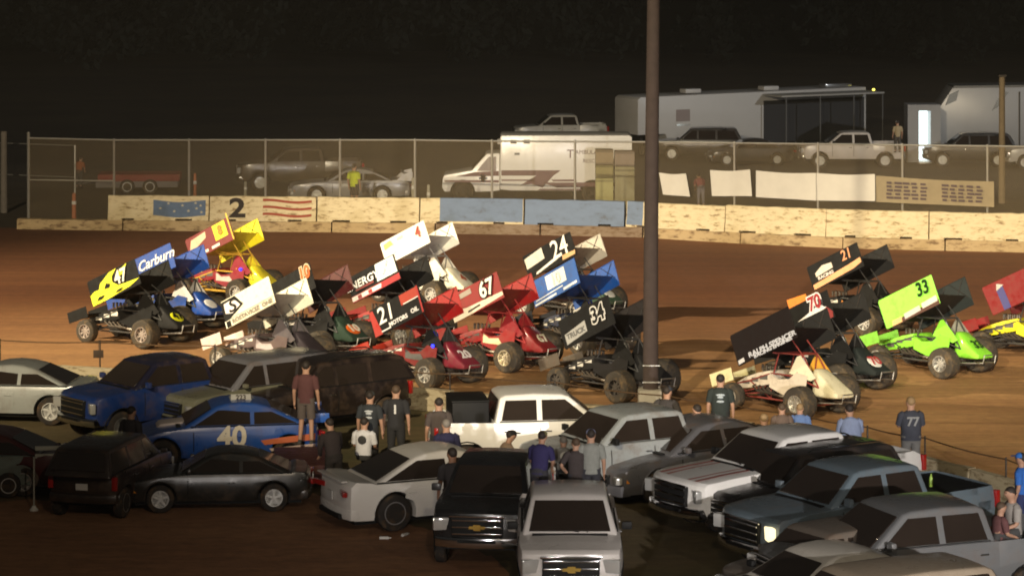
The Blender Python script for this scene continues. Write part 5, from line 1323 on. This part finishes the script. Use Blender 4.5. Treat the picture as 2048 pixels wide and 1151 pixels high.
# trailer annex with lit door
a = bpoint(1849, 36.)
an = empty('lit_cabin', (a.x, a.y + .8, bz(a.y)), 0, 'small grey cabin with a brightly lit doorway left of the shiny trailer', 'cabin')
b = MB()
b.box((-.62, 0, 1.75), (.62, 1.6, 3.2)); b.box((.62, 0, 1.75), (.55, 1.6, 3.2)); b.box((.02, 0, 3.18), (.66, 1.6, .34)); b.build('cabin_wall', TG, an)
b = MB(); b.box((.02, .6, 1.6), (.66, .05, 2.8)); b.build('lit_interior', mat('bright_interior', (.85, 1., 1.), .6, emit=2.2), an)
b = MB(); b.box((.02, -.2, .15), (.68, 1.6, .1)); b.build('door_sill', ALU, an)

# dark wooded slope beyond
random.seed(11)
vs, fs = [], []
def leafclump(cx, cy, cz, r, n):
    for _ in range(n):
        u = Vector((random.gauss(0, 1), random.gauss(0, 1), random.gauss(0, 1))).normalized() * r * random.uniform(.55, 1.)
        c = Vector((cx, cy, cz)) + u; s = random.uniform(.25, .6)
        t = Vector((random.gauss(0, 1), random.gauss(0, 1), random.gauss(0, 1))).normalized(); w = t.orthogonal().normalized()
        i = len(vs); vs.extend([c + t * s, c + w * s * .6, c - t * s, c - w * s * .6]); fs.append((i, i + 1, i + 2, i + 3))
for k in range(150):
    x = random.uniform(-110, 110); y = random.uniform(262, 300); h = random.uniform(9, 17)
    for j in range(12):
        t = random.random()
        leafclump(x + random.gauss(0, 2.2) * (1 - t * .4), y + random.gauss(0, 1.5), -2.5 + h * (.12 + .85 * t), random.uniform(1., 1.9), 22)
me = bpy.data.meshes.new('woodland'); me.from_pydata(vs, [], fs); me.materials.append(mat('night_foliage', (.028, .030, .020), .9, noise=.2, nscale=.3))
o = bpy.data.objects.new('woodland', me); col.objects.link(o); tag(o, kind='stuff')

b = MB(); n = 40; rr = []
for y, z in ((296, -2.6), (306, 4), (320, 12), (350, 22), (420, 26)):
    rr.append([b.bm.verts.new((lerp(-260, 260, i / n), y + 3 * math.sin(i * 1.7), z + 1.2 * math.sin(i * .9 + y) * (z > 0))) for i in range(n + 1)])
for p, q in zip(rr, rr[1:]):
    for i in range(n): b.bm.faces.new((p[i], p[i + 1], q[i + 1], q[i]))
tag(b.build('hill', mat('night_hillside', (.022, .022, .015), 1., noise=.3, nscale=.1), None, sharp=80), kind='structure')

hm = bpy.data.materials.new('night_haze'); hm.use_nodes = True
nt = hm.node_tree; nt.nodes.remove(nt.nodes['Principled BSDF'])
pv = nt.nodes.new('ShaderNodeVolumePrincipled'); pv.inputs['Density'].default_value = .00030; pv.inputs['Color'].default_value = (.82, .78, .70, 1); pv.inputs['Anisotropy'].default_value = .2
nt.links.new(pv.outputs[0], nt.nodes['Material Output'].inputs['Volume'])
b = MB(); b.box((0, 205, 17.5), (700, 470, 43)); o = b.build('haze', hm); tag(o, kind='stuff')

# ------------------------------------------------------------------ world, lights, camera
w = bpy.data.worlds.new('World'); sc.world = w; w.use_nodes = True
bg = w.node_tree.nodes['Background']; bg.inputs['Color'].default_value = (.9, .85, .75, 1); bg.inputs['Strength'].default_value = .018
def spot(loc, tgt, P, ang, blend=.5, rgb=(1, .86, .66), r=.35):
    l = bpy.data.lights.new('floodlight', 'SPOT'); l.energy = P; l.spot_size = R(ang); l.spot_blend = blend; l.color = rgb; l.shadow_soft_size = r
    o = bpy.data.objects.new('floodlight', l); col.objects.link(o); o.location = loc
    o.rotation_euler = (Vector(tgt) - Vector(loc)).to_track_quat('-Z', 'Y').to_euler()
    return o
K = 1000.
# pole at the left, on the track side of the inner wall
WARM = (1, .83, .56)
spot((-52, 76, 25), (-10, 92, 0), 125 * K, 46, .8, WARM)
spot((-52, 77, 25), (12, 88, 0), 115 * K, 34, .8, WARM)
# grandstand floodlights, high on the camera side, aimed over the infield at the track
spot((-26, 6, 30), (-12, 103, 0), 200 * K, 22, .5, WARM)
spot((-14, 4, 30), (8, 103, 0), 215 * K, 22, .5, WARM)
spot((8, 4, 30), (24, 90, 0), 215 * K, 24, .5, WARM)
# low lamps on the camera side: they catch the near flanks of the parked cars and leave roofs dark
spot((16, 4, 9.5), (9, 58, .8), 95 * K, 24, .9, (1, .93, .88), .3)
spot((-6, 2, 8.5), (2, 62, .8), 22 * K, 20, .9, (1, .92, .86), .3)
spot((2, 20, 17), (-6, 54, 0), 6 * K, 60, .9, (1, .80, .58), .3)  # this and the next: weak unseen overhead lamps added for the near ground
spot((20, 24, 18), (8, 54, 0), 4 * K, 50, .9, (1, .88, .70), .3)
# unseen lamps added beyond the fence to lift the dark pits and woods
spot((70, 120, 22), (15, 175, 0), 62 * K, 80, .8, (.96, .98, 1))
spot((60, 190, 26), (40, 290, 4), 8 * K, 100, .9, (1, .98, .82))
spot((-60, 180, 26), (-30, 290, 4), 1.5 * K, 110, .9, (1, .86, .66))

cd = bpy.data.cameras.new('Camera'); cam = bpy.data.objects.new('Camera', cd); col.objects.link(cam); sc.camera = cam
cam.location = (0, 0, HC); cam.rotation_euler = (R(90), 0, 0)
cd.sensor_width = 36; cd.lens = 36 * F / 2048; cd.shift_y = -(575.5 - YH) / 2048; cd.clip_end = 2000
vs_ = sc.view_settings; vs_.view_transform = 'Standard'; vs_.look = 'None'; vs_.exposure = 0; vs_.gamma = 1
sc.cycles.filter_width = 1.9
